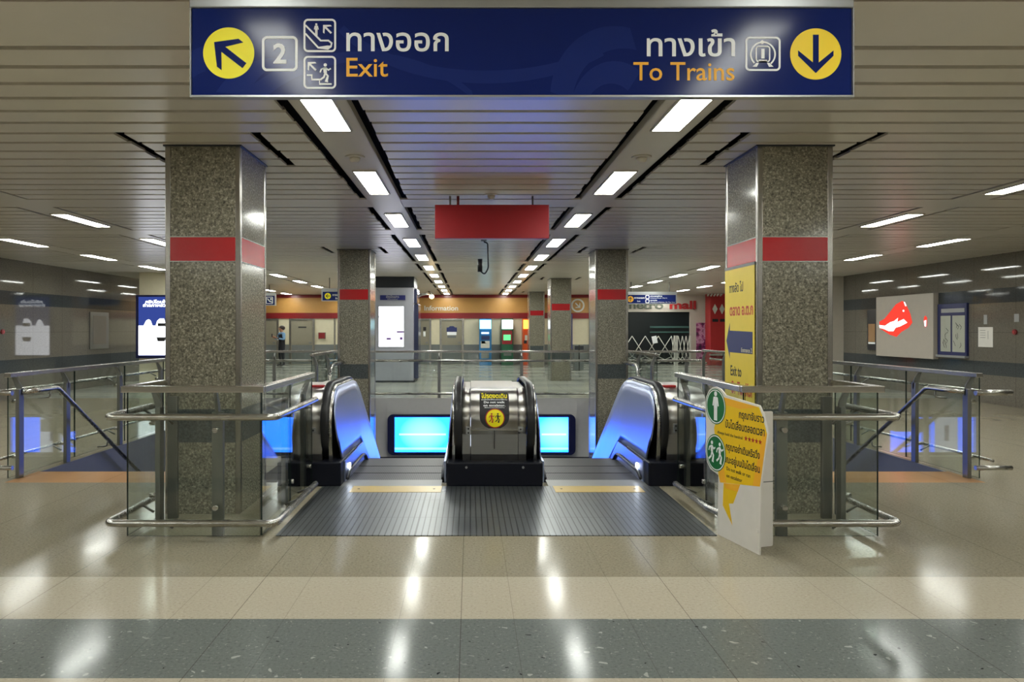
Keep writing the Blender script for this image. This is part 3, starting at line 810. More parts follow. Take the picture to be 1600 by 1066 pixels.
# near left enclosure
for s in (-1, 1):
    nm = 'left' if s < 0 else 'right'
    lab = 'near left glass railing wrapped around the foot of the column' if s < 0 else 'near right glass railing behind the yellow standee'
    xi, xo = X0 + s * 1.80, X0 + s * 2.80
    t_ = thing('glass_railing', lab, 'railing', (X0 + s * 2.3, 5.9, 0), 'near glass railings')
    A, B = ((xo, 5.48), (xi, 5.48)) if s < 0 else ((xi, 5.48), (xo, 5.48))
    run(t_, A, B, (0, -1), 1, [.66 if s < 0 else .30], capA=.03, capB=.03)
    run(t_, (xi, 5.49), (xi, 7.24), (-s, 0), 2, [.95, 1.66])
    run(t_, (xo, 5.49), (xo, 6.14), (s, 0), 1, [.42])
    pa = [(xi - s * .14, 6.75), (xi - s * .14, 5.37), (xo + s * .10, 5.37), (xo + s * .10, 6.15)]
    so = [(xi - s * .14, 6.2, xi, 6.2), (xi - s * .14, 6.65, xi, 6.65), ((xi + xo) / 2 + s * .16, 5.37, (xi + xo) / 2 + s * .16, 5.48), (xo + s * .1, 5.95, xo, 5.95)]
    if s > 0: pa = [(1.88, 6.75), (1.885, 5.80), (2.0, 5.43), (2.08, 5.37)] + pa[2:]
    rails(t_, pa, .91, so); rails(t_, pa, .135, so)
    # inner post of the stair fence beside the column
    b = BM(); box(b, X0 + s * 2.68 - .04, X0 + s * 2.68 + .04, 6.02, 6.06, 0, 1.0, .004); obj('post', b, M['steel_d'], t_)
# outer fences beside the stairs
for s in (-1, 1):
    nm = 'left' if s < 0 else 'right'
    x = X0 + s * 5.02
    t_ = thing('glass_railing', 'long outer glass railing along the %s side of the stairwell' % nm, 'railing', (x, 12, 0), 'outer glass railings')
    run(t_, (x, 7.60), (x, 16.6), (s, 0), 7, [.10, 1.0, 2.30, 3.6, 4.9, 6.2, 7.5, 8.8], capz=1.10)
    pa = [(x - s * .12, 7.60), (x - s * .02, 7.50), (x + s * .12, 7.50), (x + s * .12, 16.5)]
    pa = [(x - s * .08, 7.58), (x + s * .26, 7.52), (x + s * .10, 7.9), (x + s * .10, 16.5)] if False else [(x - s * .10, 7.52), (x + s * .27, 7.52)]
    so = []
    rails(t_, pa, .905, so, .03); rails(t_, pa, .135, so, .024)
    pb = [(x + s * .11, 7.56), (x + s * .11, 16.5)]
    sob = [(x + s * .11, 7.6 + q, x, 7.6 + q) for q in (1.0, 2.3, 3.6, 4.9, 6.2)]
    rails(t_, pb, .90, sob, .018); rails(t_, pb, .20, sob, .016)
# far railing across the pit
t_ = thing('glass_railing', 'far glass railing crossing behind the escalators above the blue screen', 'railing', (X0, 16.7, 0))
run(t_, (-4.75, 16.76), (5.25, 16.76), (0, 1), 5, [.30 + 1.87 * k for k in range(6)], capz=1.07, pw=.07)
for z in (.845, .10):
    b = BM(); tube(b, [(-4.7, 16.62, z), (5.2, 16.62, z)], .028, 12); obj('guard_rail', b, M['chrome'], t_)
# inner fences on the island strips
for s in (-1, 1):
    nm = 'left' if s < 0 else 'right'; x = X0 + s * 2.97
    t_ = thing('glass_railing', 'short glass railing ending at the second %s column' % nm, 'railing', (x, 13, 0), 'inner stair railings')
    run(t_, (x, 12.65), (x, 16.5), (s, 0), 3, [.1, 1.2, 2.4, 3.6], capz=1.13)
    x2 = X0 + s * 2.66
    b = BM(); tube(b, roundpath([(x2, 13.0, .0), (x2, 12.62, .55), (x2, 12.75, .93), (x2, 14.1, .93)], .25, 6), .03, 10); obj('guard_rail', b, M['chrome'], t_)

# ------------------------------------------------------------------ pit screen
t_ = thing('display_screen', 'wide glowing blue advertising screen behind the escalators below floor level', 'screen', (X0, 16.6, -1.2))
mpf = planemap((0, 16.62, 0), (1, 0, 0), (0, 0, 1))
b = BM(); gpoly(b, mpf, rrect(-1.86, 2.36, -1.27, -.36, .12), 0, .10); obj('bezel', b, plain('screen_bezel', (.006, .008, .05), .25), t_)
b = BM(); gpoly(b, mpf, rrect(-1.70, 2.20, -1.205, -.42, .01), .101, .003); obj('lit_panel', b, M['screen'], t_)

# ------------------------------------------------------------------ overhead direction sign
YS = 2.70
sc = lambda px: (px - 735) * YS / 1150
sz = lambda py: 1.55 + (515 - py) * YS / 1150
def U(px): return (px - 298) * YS / 1150
def V(py): return (150 - py) * YS / 1150
t_ = thing('direction_sign', 'large blue overhead sign reading Exit and To Trains', 'sign', ((sc(298) + sc(1333)) / 2, YS, sz(150)))
b = BM(); box(b, sc(299), sc(1332), YS + .004, YS + .03, sz(149), sz(12), .004); obj('face_panel', b, M['blue'], t_)
b = BM()
box(b, sc(297), sc(1334), YS - .004, YS + .032, sz(152), sz(149)); box(b, sc(297), sc(299), YS - .004, YS + .032, sz(149), sz(13)); box(b, sc(1332), sc(1334), YS - .004, YS + .032, sz(149), sz(13))
obj('frame', b, M['alu'], t_)
b = BM(); box(b, sc(296), sc(1334), YS - .004, YS + .10, sz(12), sz(-14), .004); obj('header_beam', b, M['alu'], t_)
for x in (-.6, 1.2):
    b = BM(); cyl(b, (x, YS + .05, sz(-14)), (0, 0, 1), .02, CEIL - sz(-14)); obj('hanger', b, M['alu'], t_)
ms = planemap((sc(298), YS + .004, sz(150)), (1, 0, 0), (0, 0, 1))
# faint swirls of the face
b = BM()
def arc(cx, cy, rx, ry, a0, a1, n=24): return [(U(cx + rx * math.cos(a0 + (a1 - a0) * i / n)), V(cy - ry * math.sin(a0 + (a1 - a0) * i / n))) for i in range(n + 1)]
UW, VH = U(1333), V(12)
def clip(poly):
    for ax_, lim, sg in ((0, .003, 1), (0, UW - .003, -1), (1, .004, 1), (1, VH - .004, -1)):
        out = []
        for i, p in enumerate(poly):
            q = poly[(i + 1) % len(poly)]; ip = sg * (p[ax_] - lim) >= 0; iq = sg * (q[ax_] - lim) >= 0
            if ip: out.append(p)
            if ip != iq:
                k = (lim - p[ax_]) / (q[ax_] - p[ax_]); out.append((p[0] + (q[0] - p[0]) * k, p[1] + (q[1] - p[1]) * k))
        poly = out
        if len(poly) < 3: return []
    return poly
def taper(pa, pb):
    for i in range(len(pa) - 1):
        q = clip([pa[i], pa[i + 1], pb[i + 1], pb[i]])
        if len(q) >= 3: b.faces.new([b.verts.new(ms(u_, v_, .0004 + .00006 * tk[0])) for u_, v_ in q])
    tk[0] += 1
tk = [0]
taper(arc(430, 220, 115, 130, PI * .80, PI * .28), arc(440, 228, 70, 125, PI * .78, PI * .28))
taper(arc(560, 250, 230, 170, PI * .80, PI * .22), arc(575, 265, 215, 170, PI * .80, PI * .22))
taper(arc(330, 190, 80, 120, PI * .85, PI * .55), arc(330, 200, 60, 90, PI * .85, PI * .55))
taper(arc(960, 150, 100, 110, PI * .98, PI * .42), arc(975, 160, 80, 85, PI * .98, PI * .42))
taper(arc(960, 180, 70, 85, PI * .95, PI * .3), arc(955, 190, 45, 60, PI * .95, PI * .3))
taper(arc(760, -20, 260, 150, -PI * .85, -PI * .25), arc(760, -20, 250, 130, -PI * .85, -PI * .25))
obj('swirl_pattern', b, M['blue2'], t_)
W1, TT = .0008, .0012
b = BM(); gdisc(b, ms, U(357), V(82.5), U(338) , W1, TT, n=56); obj('yellow_disc', b, M['yellow'], t_)
for v in []: pass
b = BM(); gdisc(b, ms, U(1275), V(84), U(338), W1, TT, n=56); obj('amber_disc', b, M['amber'] if False else plain('sign_gold', srgb(255, 218, 10), .5, 0, .01), t_)
b = BM(); garrow(b, ms, U(358), V(84), U(298 + 30), PI * .79, U(298 + 10), W1 + TT, .001, .62); obj('arrow', b, M['blue'], t_)
b = BM(); garrow(b, ms, U(1275), V(84), U(298 + 30), -PI / 2, U(298 + 9), W1 + TT, .001, .62); obj('arrow', b, M['blue'], t_)
b = BM(); gframe(b, ms, U(409), U(465), V(111), V(56), U(298 + 8), U(298 + 4), W1, TT); gtext(b, ms, '2', U(437), V(98), U(298 + 43), None, W1, TT, .025, 'C'); obj('exit_number', b, M['white'], t_)
b = BM(); gframe(b, ms, U(474), U(525), V(81), V(29), U(298 + 7), U(298 + 3), W1, TT)
gstroke(b, ms, [(U(477), V(39)), (U(501), V(63)), (U(513), V(63)), (U(518), V(67)), (U(517), V(72)), (U(512), V(74)), (U(497), V(74)), (U(477), V(52))], U(298 + 2.6), W1, TT)
gman(b, ms, U(494), V(46), U(298 + 20), W1); garrow(b, ms, U(511), V(45), U(298 + 9), PI * .75, U(298 + 3), W1, TT); obj('escalator_symbol', b, M['white'], t_)
b = BM(); gframe(b, ms, U(474), U(525), V(138.5), V(87), U(298 + 7), U(298 + 3), W1, TT)
gstroke(b, ms, [(U(479), V(117)), (U(487), V(117)), (U(487), V(124)), (U(499), V(124)), (U(499), V(131)), (U(518), V(131))], U(298 + 2.2), W1, TT)
gman(b, ms, U(508), V(114), U(298 + 31), W1, True); garrow(b, ms, U(487), V(103), U(298 + 9), PI * .75, U(298 + 3), W1, TT); obj('stairs_symbol', b, M['white'], t_)
b = BM(); gframe(b, ms, U(1165), U(1220), V(110.5), V(57), U(298 + 7), U(298 + 3), W1, TT)
gring(b, ms, circ(U(1192.5), V(84.5), U(298 + 20), n=36, a0=-PI * .28, a1=PI * 1.28) , circ(U(1192.5), V(84.5), U(298 + 18), n=36, a0=-PI * .28, a1=PI * 1.28), W1, TT) if False else gstroke(b, ms, circ(U(1192.5), V(84.5), U(298 + 19), n=30, a0=-PI * .27, a1=PI * 1.31), U(298 + 2.4), W1, TT)
gframe(b, ms, U(1181), U(1204), V(97), V(71), U(298 + 5), U(298 + 2), W1, TT); grect(b, ms, U(1190), U(1195), V(91), V(76), W1, TT)
gpoly(b, ms, [(U(1176), V(104)), (U(1182), V(98)), (U(1186), V(98)), (U(1183), V(104))], W1, TT); gpoly(b, ms, [(U(1209), V(104)), (U(1203), V(98)), (U(1199), V(98)), (U(1202), V(104))], W1, TT)
grect(b, ms, U(1186), U(1199), V(97), V(93), W1, TT); obj('train_symbol', b, M['white'], t_)
b = BM(); gtext(b, ms, 'ทางออก', U(541), V(79), U(298 + 50), U(298 + 160), W1, TT, .012); obj('thai_exit_text', b, M['white'], t_)
b = BM(); gtext(b, ms, 'Exit', U(541), V(119), U(298 + 42), U(298 + 65), W1, TT, .006); obj('exit_text', b, M['amber'], t_)
b = BM(); gtext(b, ms, 'ทางเข้า', U(1149), V(87), U(298 + 49), U(298 + 138), W1, TT, .012, 'R'); obj('thai_trains_text', b, M['white'], t_)
b = BM(); gtext(b, ms, 'To Trains', U(1148), V(125), U(298 + 41), U(298 + 158), W1, TT, .006, 'R'); obj('trains_text', b, M['amber'], t_)

# plain red hanging sign
y = 8.5; qx = lambda px: (px - 735) * y / 1150; qz = lambda py: 1.55 + (515 - py) * y / 1150
t_ = thing('hanging_sign', 'plain dark red sign hanging from the ceiling centre', 'sign', (X0, y, qz(372)))
b = BM(); box(b, qx(679.5), qx(858), y, y + .12, qz(372.5), qz(320), .004); obj('panel', b, M['signred'], t_)
for px in (703, 715.5, 833):
    b = BM(); cyl(b, (qx(px), y + .06, qz(320)), (0, 0, 1), .011 if px != 715.5 else .016, CEIL - qz(320)); obj('hanger', b, M['steel_d'] if px != 715.5 else M['darkred'], t_)

# yellow poster on the right near column (faces -X)
xp = X0 + 2.488 - .317 - .004
t_ = thing('column_poster', 'yellow poster with blue arrow reading Exit to Or-Tor-Kor', 'poster', (xp, 6.55, .9))
mq = planemap((xp, 6.95, .92), (0, -1, 0), (0, 0, 1))
b = BM(); grect(b, mq, 0, .72, 0, 1.18, 0, .003); obj('sheet', b, M['ayel'], t_)
b = BM(); grect(b, mq, -.005, .725, 1.18, 1.205, 0, .005); obj('edge_strip', b, M['steel_d'], t_)
b = BM(); gtext(b, mq, 'ทางลัด ไป', .12, .97, .11, .34, .003, .0008, .02); gtext(b, mq, 'Exit to', .15, .21, .13, .27, .003, .0008, .02); obj('black_text', b, M['ink'], t_)
b = BM(); gtext(b, mq, 'ตลาด อ.ต.ก', .13, .76, .13, .56, .003, .0008, .03); gtext(b, mq, 'Or-Tor-Kor', .16, .05, .155, .53, .003, .0008, .03); obj('red_text', b, M['ared'], t_)
b = BM(); gpoly(b, mq, [(.04, .525), (.13, .69), (.13, .62), (.68, .61), (.68, .42), (.13, .42), (.13, .36)], .003, .0008); obj('arrow', b, M['anavy'], t_)
b = BM(); gtext(b, mq, 'Entrance 2', .42, .43, .055, .25, .0042, .0008, .01); obj('arrow_text', b, M['cream'], t_)

# ------------------------------------------------------------------ yellow standee
P0, P1 = Vector((1.87, 5.57, .0)), Vector((1.985, 5.05, .0)); uu = (P1 - P0).normalized()
mt = planemap(P0, uu, (0, 0, 1))
t_ = thing('standee', 'white and yellow cardboard standee with green circles beside the right railing', 'standee', (P0 + P1) / 2)
cc = circ(-.023, .965, .150, .148, 40)
out = [(0.0, 0.0), (.012, .45), (-.10, .475), (-.15, .52), (-.173, .60), (-.165, .72), (-.162, .80), (-.172, .90), (-.176, .97), (-.160, 1.03), (-.12, 1.08), (-.07, 1.108), (-.023, 1.115), (.04, 1.103), (.09, 1.075), (.108, 1.062), (.529, 1.028), (.572, .974), (.630, .842), (.548, .47), (.529, .0)]
b = BM(); gpoly(b, mt, out, -.012, .012); obj('board', b, M['cardw'], t_)
yel = [(.09, 1.045), (.525, 1.015), (.560, .967), (.615, .844), (.535, .472), (.038, .40), (.014, .452), (-.047, .799)]
b = BM(); gpoly(b, mt, yel, 0, .0006); gpoly(b, mt, [(.085, .405), (.3, .437), (.211, .281), (.155, .268), (.2, .12), (.073, .236)], 0, .0006); obj('yellow_panel', b, M['syel'], t_)
b = BM(); gpoly(b, mt, [(.09, 1.045), (.525, 1.015), (.3, .98), (.10, .99)], .0007, .0003); gpoly(b, mt, [(.45, .46), (.535, .472), (.615, .844), (.57, .84)], .0007, .0003)
gpoly(b, mt, [(.038, .40), (.12, .415), (.08, .55), (.02, .50)], .0007, .0003); gpoly(b, mt, [(.3, .437), (.085, .405), (.12, .37), (.27, .38)], .0007, .0003); obj('orange_accent', b, M['amber'], t_)
for cy, ry, fig in ((.965, .135, 0), (.613, .140, 1)):
    b = BM(); gdisc(b, mt, -.023, cy, .138, .0012, .0006, ry); d_ = obj('green_disc', b, M['green'], t_)
    b = BM(); gring(b, mt, circ(-.023, cy, .130, ry * .945), circ(-.023, cy, .122, ry * .89), .0019, .0004)
    if fig:
        gman(b, mt, -.075, cy, .17, .0019, True); gman(b, mt, .035, cy, .17, .0019, True)
    else:
        gman(b, mt, -.023, cy, .23, .0019)
    obj('white_figure', b, M['white'], d_)
b = BM(); w_ = .0011
gtext(b, mt, 'กรุณาจับราว', .585, .915, .072, .30, w_, .0004, .02, 'R'); gtext(b, mt, 'บันไดเลื่อนตลอดเวลา', .59, .825, .078, .48, w_, .0004, .02, 'R')
gtext(b, mt, 'Always hold the handrail', .0, .765, .030, .33, w_, .0004, .01)
gtext(b, mt, 'กรุณาอย่าเดินหรือวิ่ง', .115, .660, .072, .42, w_, .0004, .02); gtext(b, mt, 'ขณะอยู่บนบันไดเลื่อน', .095, .565, .072, .44, w_, .0004, .02)
gtext(b, mt, 'Do not walk or run', .125, .510, .038, .30, w_, .0004, .01); gtext(b, mt, 'on escalator', .125, .458, .038, .20, w_, .0004, .01); obj('black_text', b, M['ink'], t_)
b = BM()
for i in range(5):
    cx_ = .372 + i * .042
    gpoly(b, mt, [(cx_ + (.021 if k % 2 == 0 else .009) * math.sin(k * PI / 5), .778 + (.021 if k % 2 == 0 else .009) * math.cos(k * PI / 5)) for k in range(10)], w_, .0004)
obj('red_stars', b, M['ared'], t_)
# fold-out back support
b = BM(); e = mt(.50, 0, -.012)
q1 = Vector((2.13, 5.30, 0)); du = (q1 - Vector((2.0, 5.30, 0))).normalized()
m2 = planemap((1.985, 5.22, 0), (.165, .05, 0), (0, 0, 1))
gpoly(b, m2, rrect(.0, .185, .001, .965, .012), 0, .008); obj('back_support', b, M['cardw'], t_)
b = BM(); grect(b, m2, .0, .185, .46, .466, .008, .0015); obj('fold_crease', b, M['dado'], t_)
b = BM(); box(b, 1.975, 1.99, 5.06, 5.56, .15, .17); obj('brace', b, M['cardw'], t_)

# ------------------------------------------------------------------ side wall fittings (right wall, facing -X)
def wr(y, z, w=0): return Vector((WR - w, y, z))
mw = planemap((WR, 0, 0), (0, -1, 0), (0, 0, 1))   # u = -y
t_ = thing('advert_lightbox', 'large grey lightbox with a glowing red patch on the right wall', 'lightbox', (WR, 18.3, .87))
b = BM(); box(b, WR - .13, WR, 17.05, 19.45, .86, 2.40, .01); obj('case', b, plain('lightbox_face', srgb(178, 170, 160), .3), t_)
mwb = planemap((WR - .13, 0, 0), (0, -1, 0), (0, 0, 1))
b = BM()
LB = lambda cx, cy: (-(19.45 - (cx - 75) / 705 * 2.4), 2.36 - (cy - 130) / 820 * 1.46)
gpoly(b, mwb, [LB(*p) for p in [(120, 470), (190, 430), (260, 340), (340, 230), (420, 185), (460, 210), (520, 370), (545, 490), (500, 560), (410, 620), (350, 690), (260, 660), (130, 570)]], 0, .002)
gpoly(b, mwb, [LB(*p) for p in [(675, 470), (680, 420), (695, 400), (715, 430), (712, 540), (690, 560)]], 0, .002)
obj('red_patch', b, glow('lightbox_red', (1.0, .07, .045), .55), t_)
b = BM()
gpoly(b, mwb, [LB(*p) for p in [(120, 520), (200, 530), (270, 480), (320, 465), (370, 420), (360, 480), (440, 440), (485, 490), (400, 540), (340, 560), (310, 610), (250, 610), (190, 580), (125, 560)]], .002, .001)
gpoly(b, mwb, [LB(*p) for p in [(680, 470), (705, 460), (703, 545), (688, 545)]], .002, .001)
gpoly(b, mwb, [LB(*p) for p in [(440, 200), (455, 205), (475, 260), (460, 262)]], .002, .001); gpoly(b, mwb, [LB(*p) for p in [(430, 310), (448, 315), (445, 340), (428, 335)]], .002, .001)
obj('white_glow', b, glow('lightbox_white', (1, .93, .95), 1.3), t_)
# map board
t_ = thing('map_board', 'blue framed board with two pale maps beside the grey lightbox', 'notice board', (WR, 16.6, .9))
ya, yb = 16.02, 17.02
b = BM(); box(b, WR - .05, WR, ya, yb, .97, 2.13, .006); obj('board', b, plain('board_blue', srgb(38, 44, 92), .3), t_)
for a, c in ((ya + .05, (ya + yb) / 2 - .03), ((ya + yb) / 2 + .03, yb - .12)):
    b = BM(); box(b, WR - .055, WR - .045, a, c, 1.05, 1.86); mpn = obj('map_sheet', b, plain('map_paper', srgb(170, 172, 160), .4), t_)
    b = BM(); random.seed(int(a * 100))
    for k in range(7):
        u = -random.uniform(a + .08, c - .08); v = random.uniform(1.12, 1.6)
        m3 = planemap((WR - .055, 0, 0), (0, -1, 0), (0, 0, 1))
        gstroke(b, m3, [(u, v), (u + random.uniform(-.05, .05), v + .06), (u + random.uniform(-.07, .07), v + .12)], .012, .0005, .0005)
    obj('map_lines', b, M['ink'], mpn)
b = BM(); box(b, WR - .06, WR - .045, ya + .06, yb - .15, 1.93, 2.02); obj('title_strip', b, M['alu'], t_)
b = BM(); box(b, WR - .09, WR, ya, yb, .92, .97); obj('ledge', b, M['alu'], t_)
# narrow board
t_ = thing('notice_frame', 'narrow dark frame with an orange poster left of the grey lightbox', 'poster', (WR, 19.9, 1.0))
b = BM(); box(b, WR - .04, WR, 19.6, 20.05, 1.0, 2.08); obj('frame', b, M['kioskd'], t_)
b = BM(); box(b, WR - .045, WR - .04, 19.66, 19.99, 1.22, 1.70); obj('poster_sheet', b, plain('poster_tan', srgb(160, 122, 82), .4), t_)
b = BM(); box(b, WR - .045, WR - .04, 19.66, 19.99, 1.16, 1.21); obj('poster_footer', b, M['white'], t_)
# paper and small fittings
t_ = thing('paper_notice', 'white paper notice taped on the right wall', 'notice', (WR, 15.6, 1.1))
b = BM(); box(b, WR - .004, WR, 15.28, 15.72, 1.18, 1.60); obj('sheet', b, M['cardw'], t_)
b = BM(); m3 = planemap((WR - .004, 0, 0), (0, -1, 0), (0, 0, 1))
for v in (1.53, 1.48, 1.43, 1.38): gstroke(b, m3, [(-15.66, v), (-15.5, v)], .008, .0003, .0003)
gstroke(b, m3, [(-15.42, 1.52), (-15.42, 1.35)], .01, .0003, .0003); obj('print', b, M['dado'], t_)
b = BM(); box(b, WR - .006, WR, 15.45, 15.55, 1.66, 1.86); tag(obj('label_strip', b, M['alu']), 'small pale label above the white paper notice', 'notice')
b = BM(); box(b, WR - .006, WR, 14.55, 14.68, 1.70, 1.86); tag(obj('label_card', b, M['alu']), 'small pale card above the red alarm at far right', 'notice')
t_ = thing('fire_alarm', 'small red round fire alarm on the right wall', 'alarm', (WR, 14.65, 1.4))
b = BM(); cyl(b, (WR, 14.65, 1.50), (-1, 0, 0), .055, .035); obj('body', b, M['darkred'], t_)
b = BM(); cyl(b, (WR - .035, 14.65, 1.50), (-1, 0, 0), .025, .01); obj('button', b, M['mallred'], t_)
# left wall fittings
t_ = thing('information_board', 'narrow pale framed panel on the dark left wall by the lit screen', 'panel', (WL, 20.2, .9))
b = BM(); box(b, WL, WL + .03, 19.6, 20.6, 1.02, 2.02, .004); obj('frame', b, M['steel_d'], t_)
b = BM(); box(b, WL + .03, WL + .034, 19.75, 20.45, 1.15, 1.92); obj('face', b, plain('panel_face', srgb(120, 112, 104), .4), t_)
t_ = thing('fire_alarm', 'dark red alarm on the left wall at the photo edge', 'alarm', (WL, 15.9, 1.4))
b = BM(); cyl(b, (WL, 15.95, 1.50), (1, 0, 0), .055, .035); obj('body', b, M['darkred'], t_)
b = BM(); cyl(b, (WL + .035, 15.95, 1.50), (1, 0, 0), .025, .01); obj('button', b, M['mallred'], t_)

# lit poster screen at left pier
y = 19.85; qx = lambda px: (px - 735) * y / 1150; qz = lambda py: 1.55 + (515 - py) * y / 1150
t_ = thing('display_screen', 'tall lit poster screen in navy frame left of the near left column', 'screen', (qx(235), y, .7))
b = BM(); box(b, qx(212), qx(274), y, 20.0, qz(560), qz(461), .01); obj('bezel', b, plain('navy_bezel', (.01, .012, .06), .3), t_)
mk = planemap((qx(216.5), y, qz(556)), (1, 0, 0), (0, 0, 1)); k_ = y / 1150
b = BM(); grect(b, mk, 0, 53 * k_, 0, 92 * k_, 0, .004); sp_ = obj('lit_panel', b, glow('screen_navy', (.02, .035, .16), 1.1), t_)
b = BM(); grect(b, mk, 0, 53 * k_, 1 * k_, 47 * k_, .004, .002)
gpoly(b, mk, [(x * k_, v * k_) for x, v in [(8, 47), (12, 55), (16, 57), (19, 55), (22, 47)]], .004, .002); gpoly(b, mk, [(x * k_, v * k_) for x, v in [(27, 47), (29, 54), (33, 58), (40, 58), (43, 47)]], .004, .002)
gtext(b, mk, 'คลิปโดนใจ', 11 * k_, 82 * k_, 6.5 * k_, 34 * k_, .004, .002, .02); gtext(b, mk, 'ถ่ายภาพสวย', 7 * k_, 76.5 * k_, 6.5 * k_, 40 * k_, .004, .002, .02)
obj('white_artwork', b, glow('screen_white', (.92, .95, 1.0), 2.2), t_)
b = BM(); grect(b, mk, 30 * k_, 42 * k_, 46 * k_, 51 * k_, .007, .001); gpoly(b, mk, [(x * k_, v * k_) for x, v in [(28, 29), (43, 29), (41, 22.5), (30, 22.5)]], .007, .001); obj('dark_artwork', b, M['ink'], t_)

# ------------------------------------------------------------------ kiosk round the third left column
y = 21.6; qx = lambda px: (px - 735) * y / 1150; qz = lambda py: 1.55 + (515 - py) * y / 1150
t_ = thing('info_kiosk', 'tall grey kiosk with lit white screen between the left columns', 'kiosk', (qx(616), y, 0))
b = BM(); box(b, qx(582), qx(646), y, y + 1.3, 0.02, 2.78, .01); obj('body', b, M['kiosk'], t_)
b = BM(); box(b, qx(582), qx(647), y - .01, y + 1.31, 2.78, CEIL, .004); obj('top_band', b, M['kioskd'], t_)
b = BM(); box(b, qx(581), qx(648), y - .015, y + 1.31, .0, .05); obj('plinth', b, M['kioskd'], t_)
b = BM(); box(b, qx(646), qx(653), y + .2, y + 1.25, .10, 2.3, .01); box(b, qx(646), qx(651), y + .2, y + 1.25, 2.32, 2.75, .01); obj('side_fin', b, plain('kiosk_mirror', srgb(86, 92, 124), .15, .7), t_)
mk = planemap((0, y, 0), (1, 0, 0), (0, 0, 1))
b = BM(); grect(b, mk, qx(590.5), qx(632.5), qz(543.5), qz(477.5), 0, .01); obj('screen_bezel', b, M['alu'], t_)
b = BM(); grect(b, mk, qx(592), qx(631), qz(542), qz(479), .011, .003); ss = obj('screen', b, glow('kiosk_screen', (.90, .90, 1.0), 1.7), t_)
b = BM(); pu = plain('screen_purple', srgb(110, 60, 150), .4)
grect(b, mk, qx(604), qx(611), qz(531), qz(528), .0145, .001); grect(b, mk, qx(625), qx(629), qz(531), qz(527), .0145, .001); gtext(b, mk, 'TRUE DATA', qx(620), qz(519.5), .07, qx(631) - qx(620), .0145, .001) if False else grect(b, mk, qx(620), qx(631), qz(520), qz(517.5), .0145, .001)
obj('screen_mark', b, pu, ss)
b = BM(); gframe(b, mk, qx(592), qx(605), qz(496.5), qz(494), .02, .012, .0145, .001); obj('screen_button', b, plain('screen_blue', srgb(50, 110, 190), .4), ss)
b = BM(); grect(b, mk, qx(594), qx(633.5), qz(469), qz(461.5), 0, .02); ks = obj('name_plate', b, plain('plate_blue', srgb(36, 44, 110), .3), t_)
b = BM(); gtext(b, mk, 'บัตรโดยสาร', qx(613.5), qz(465.5), .085, .38, .0205, .001, .01, 'C'); gtext(b, mk, 'Information', qx(613.5), qz(468.3), .05, .3, .0205, .001, .0, 'C'); obj('plate_text', b, M['gate'], ks)
# lamp on a curved arm
t_ = thing('arm_lamp', 'warm glowing lamp on a curved arm fixed to the kiosk', 'lamp', (qx(676), y + .6, 2.4), None)
ya = y + .6; ax = lambda px: (px - 735) * ya / 1150; az = lambda py: 1.55 + (515 - py) * ya / 1150
for dz in (0, .05):
    b = BM(); tube(b, roundpath([(ax(650), ya, az(466) + dz), (ax(660), ya, az(461) + dz), (ax(674), ya, az(460) + dz * .4)], .15, 6), .014, 8); obj('arm', b, M['chrome'], t_)
b = BM(); tube(b, [(ax(674.5), ya, az(457)), (ax(674.5), ya, az(461))], [.02, .05], 12); obj('lamp_holder', b, M['chrome'], t_)
b = BM(); tube(b, [(ax(674.5), ya, az(461)), (ax(674.5), ya, az(463)), (ax(674.5), ya, az(465.5)), (ax(674.5), ya, az(467))], [.05, .075, .065, .02], 16); obj('bulb', b, glow('warm_bulb', (1.0, .68, .32), 9), t_)

# ------------------------------------------------------------------ far hanging signs
def hang_sign(x0, x1, y, z0, z1, lab, arrow, disc, extra=None):
    t_ = thing('direction_sign', lab, 'sign', ((x0 + x1) / 2, y, z0))
    b = BM(); box(b, x0, x1, y, y + .1, z0, z1, .004); obj('face_panel', b, M['blue'], t_)
    b = BM(); box(b, x0 - .03, x1 + .03, y - .01, y + .11, z1, z1 + .10); box(b, x0 - .03, x0, y - .01, y + .11, z0 - .02, z1); box(b, x1, x1 + .03, y - .01, y + .11, z0 - .02, z1); box(b, x0, x1, y - .01, y + .11, z0 - .02, z0); obj('frame', b, M['alu'], t_)
    for x in (x0 + .2, x1 - .2):
        b = BM(); cyl(b, (x, y + .05, z1 + .1), (0, 0, 1), .015, CEIL - z1 - .1); obj('hanger', b, M['steel_d'], t_)
    m_ = planemap((x0, y, z0), (1, 0, 0), (0, 0, 1)); h = z1 - z0
    if arrow is not None:
        b = BM(); gdisc(b, m_, h * .6, h * .5, h * .36, .001, .002); obj('yellow_disc', b, disc, t_)
        b = BM(); garrow(b, m_, h * .6, h * .5, h * .24, arrow, h * .08, .0035, .002); obj('arrow', b, M['ink'], t_)
    if extra: extra(t_, m_, h)
    return t_
def ex1(t_, m_, h):
    b = BM(); gtext(b, m_, 'ทางออก', h * 1.15, h * .52, h * .32, None, .001, .002, .02); gtext(b, m_, 'Exit', h * 1.5, h * .15, h * .28, None, .001, .002, .01); obj('text', b, M['white'], t_)
hang_sign(-4.42, -3.1, 22.0, 2.42, 2.68, 'distant blue sign with yellow arrow disc left of the second left column', PI, M['yellow'], ex1)
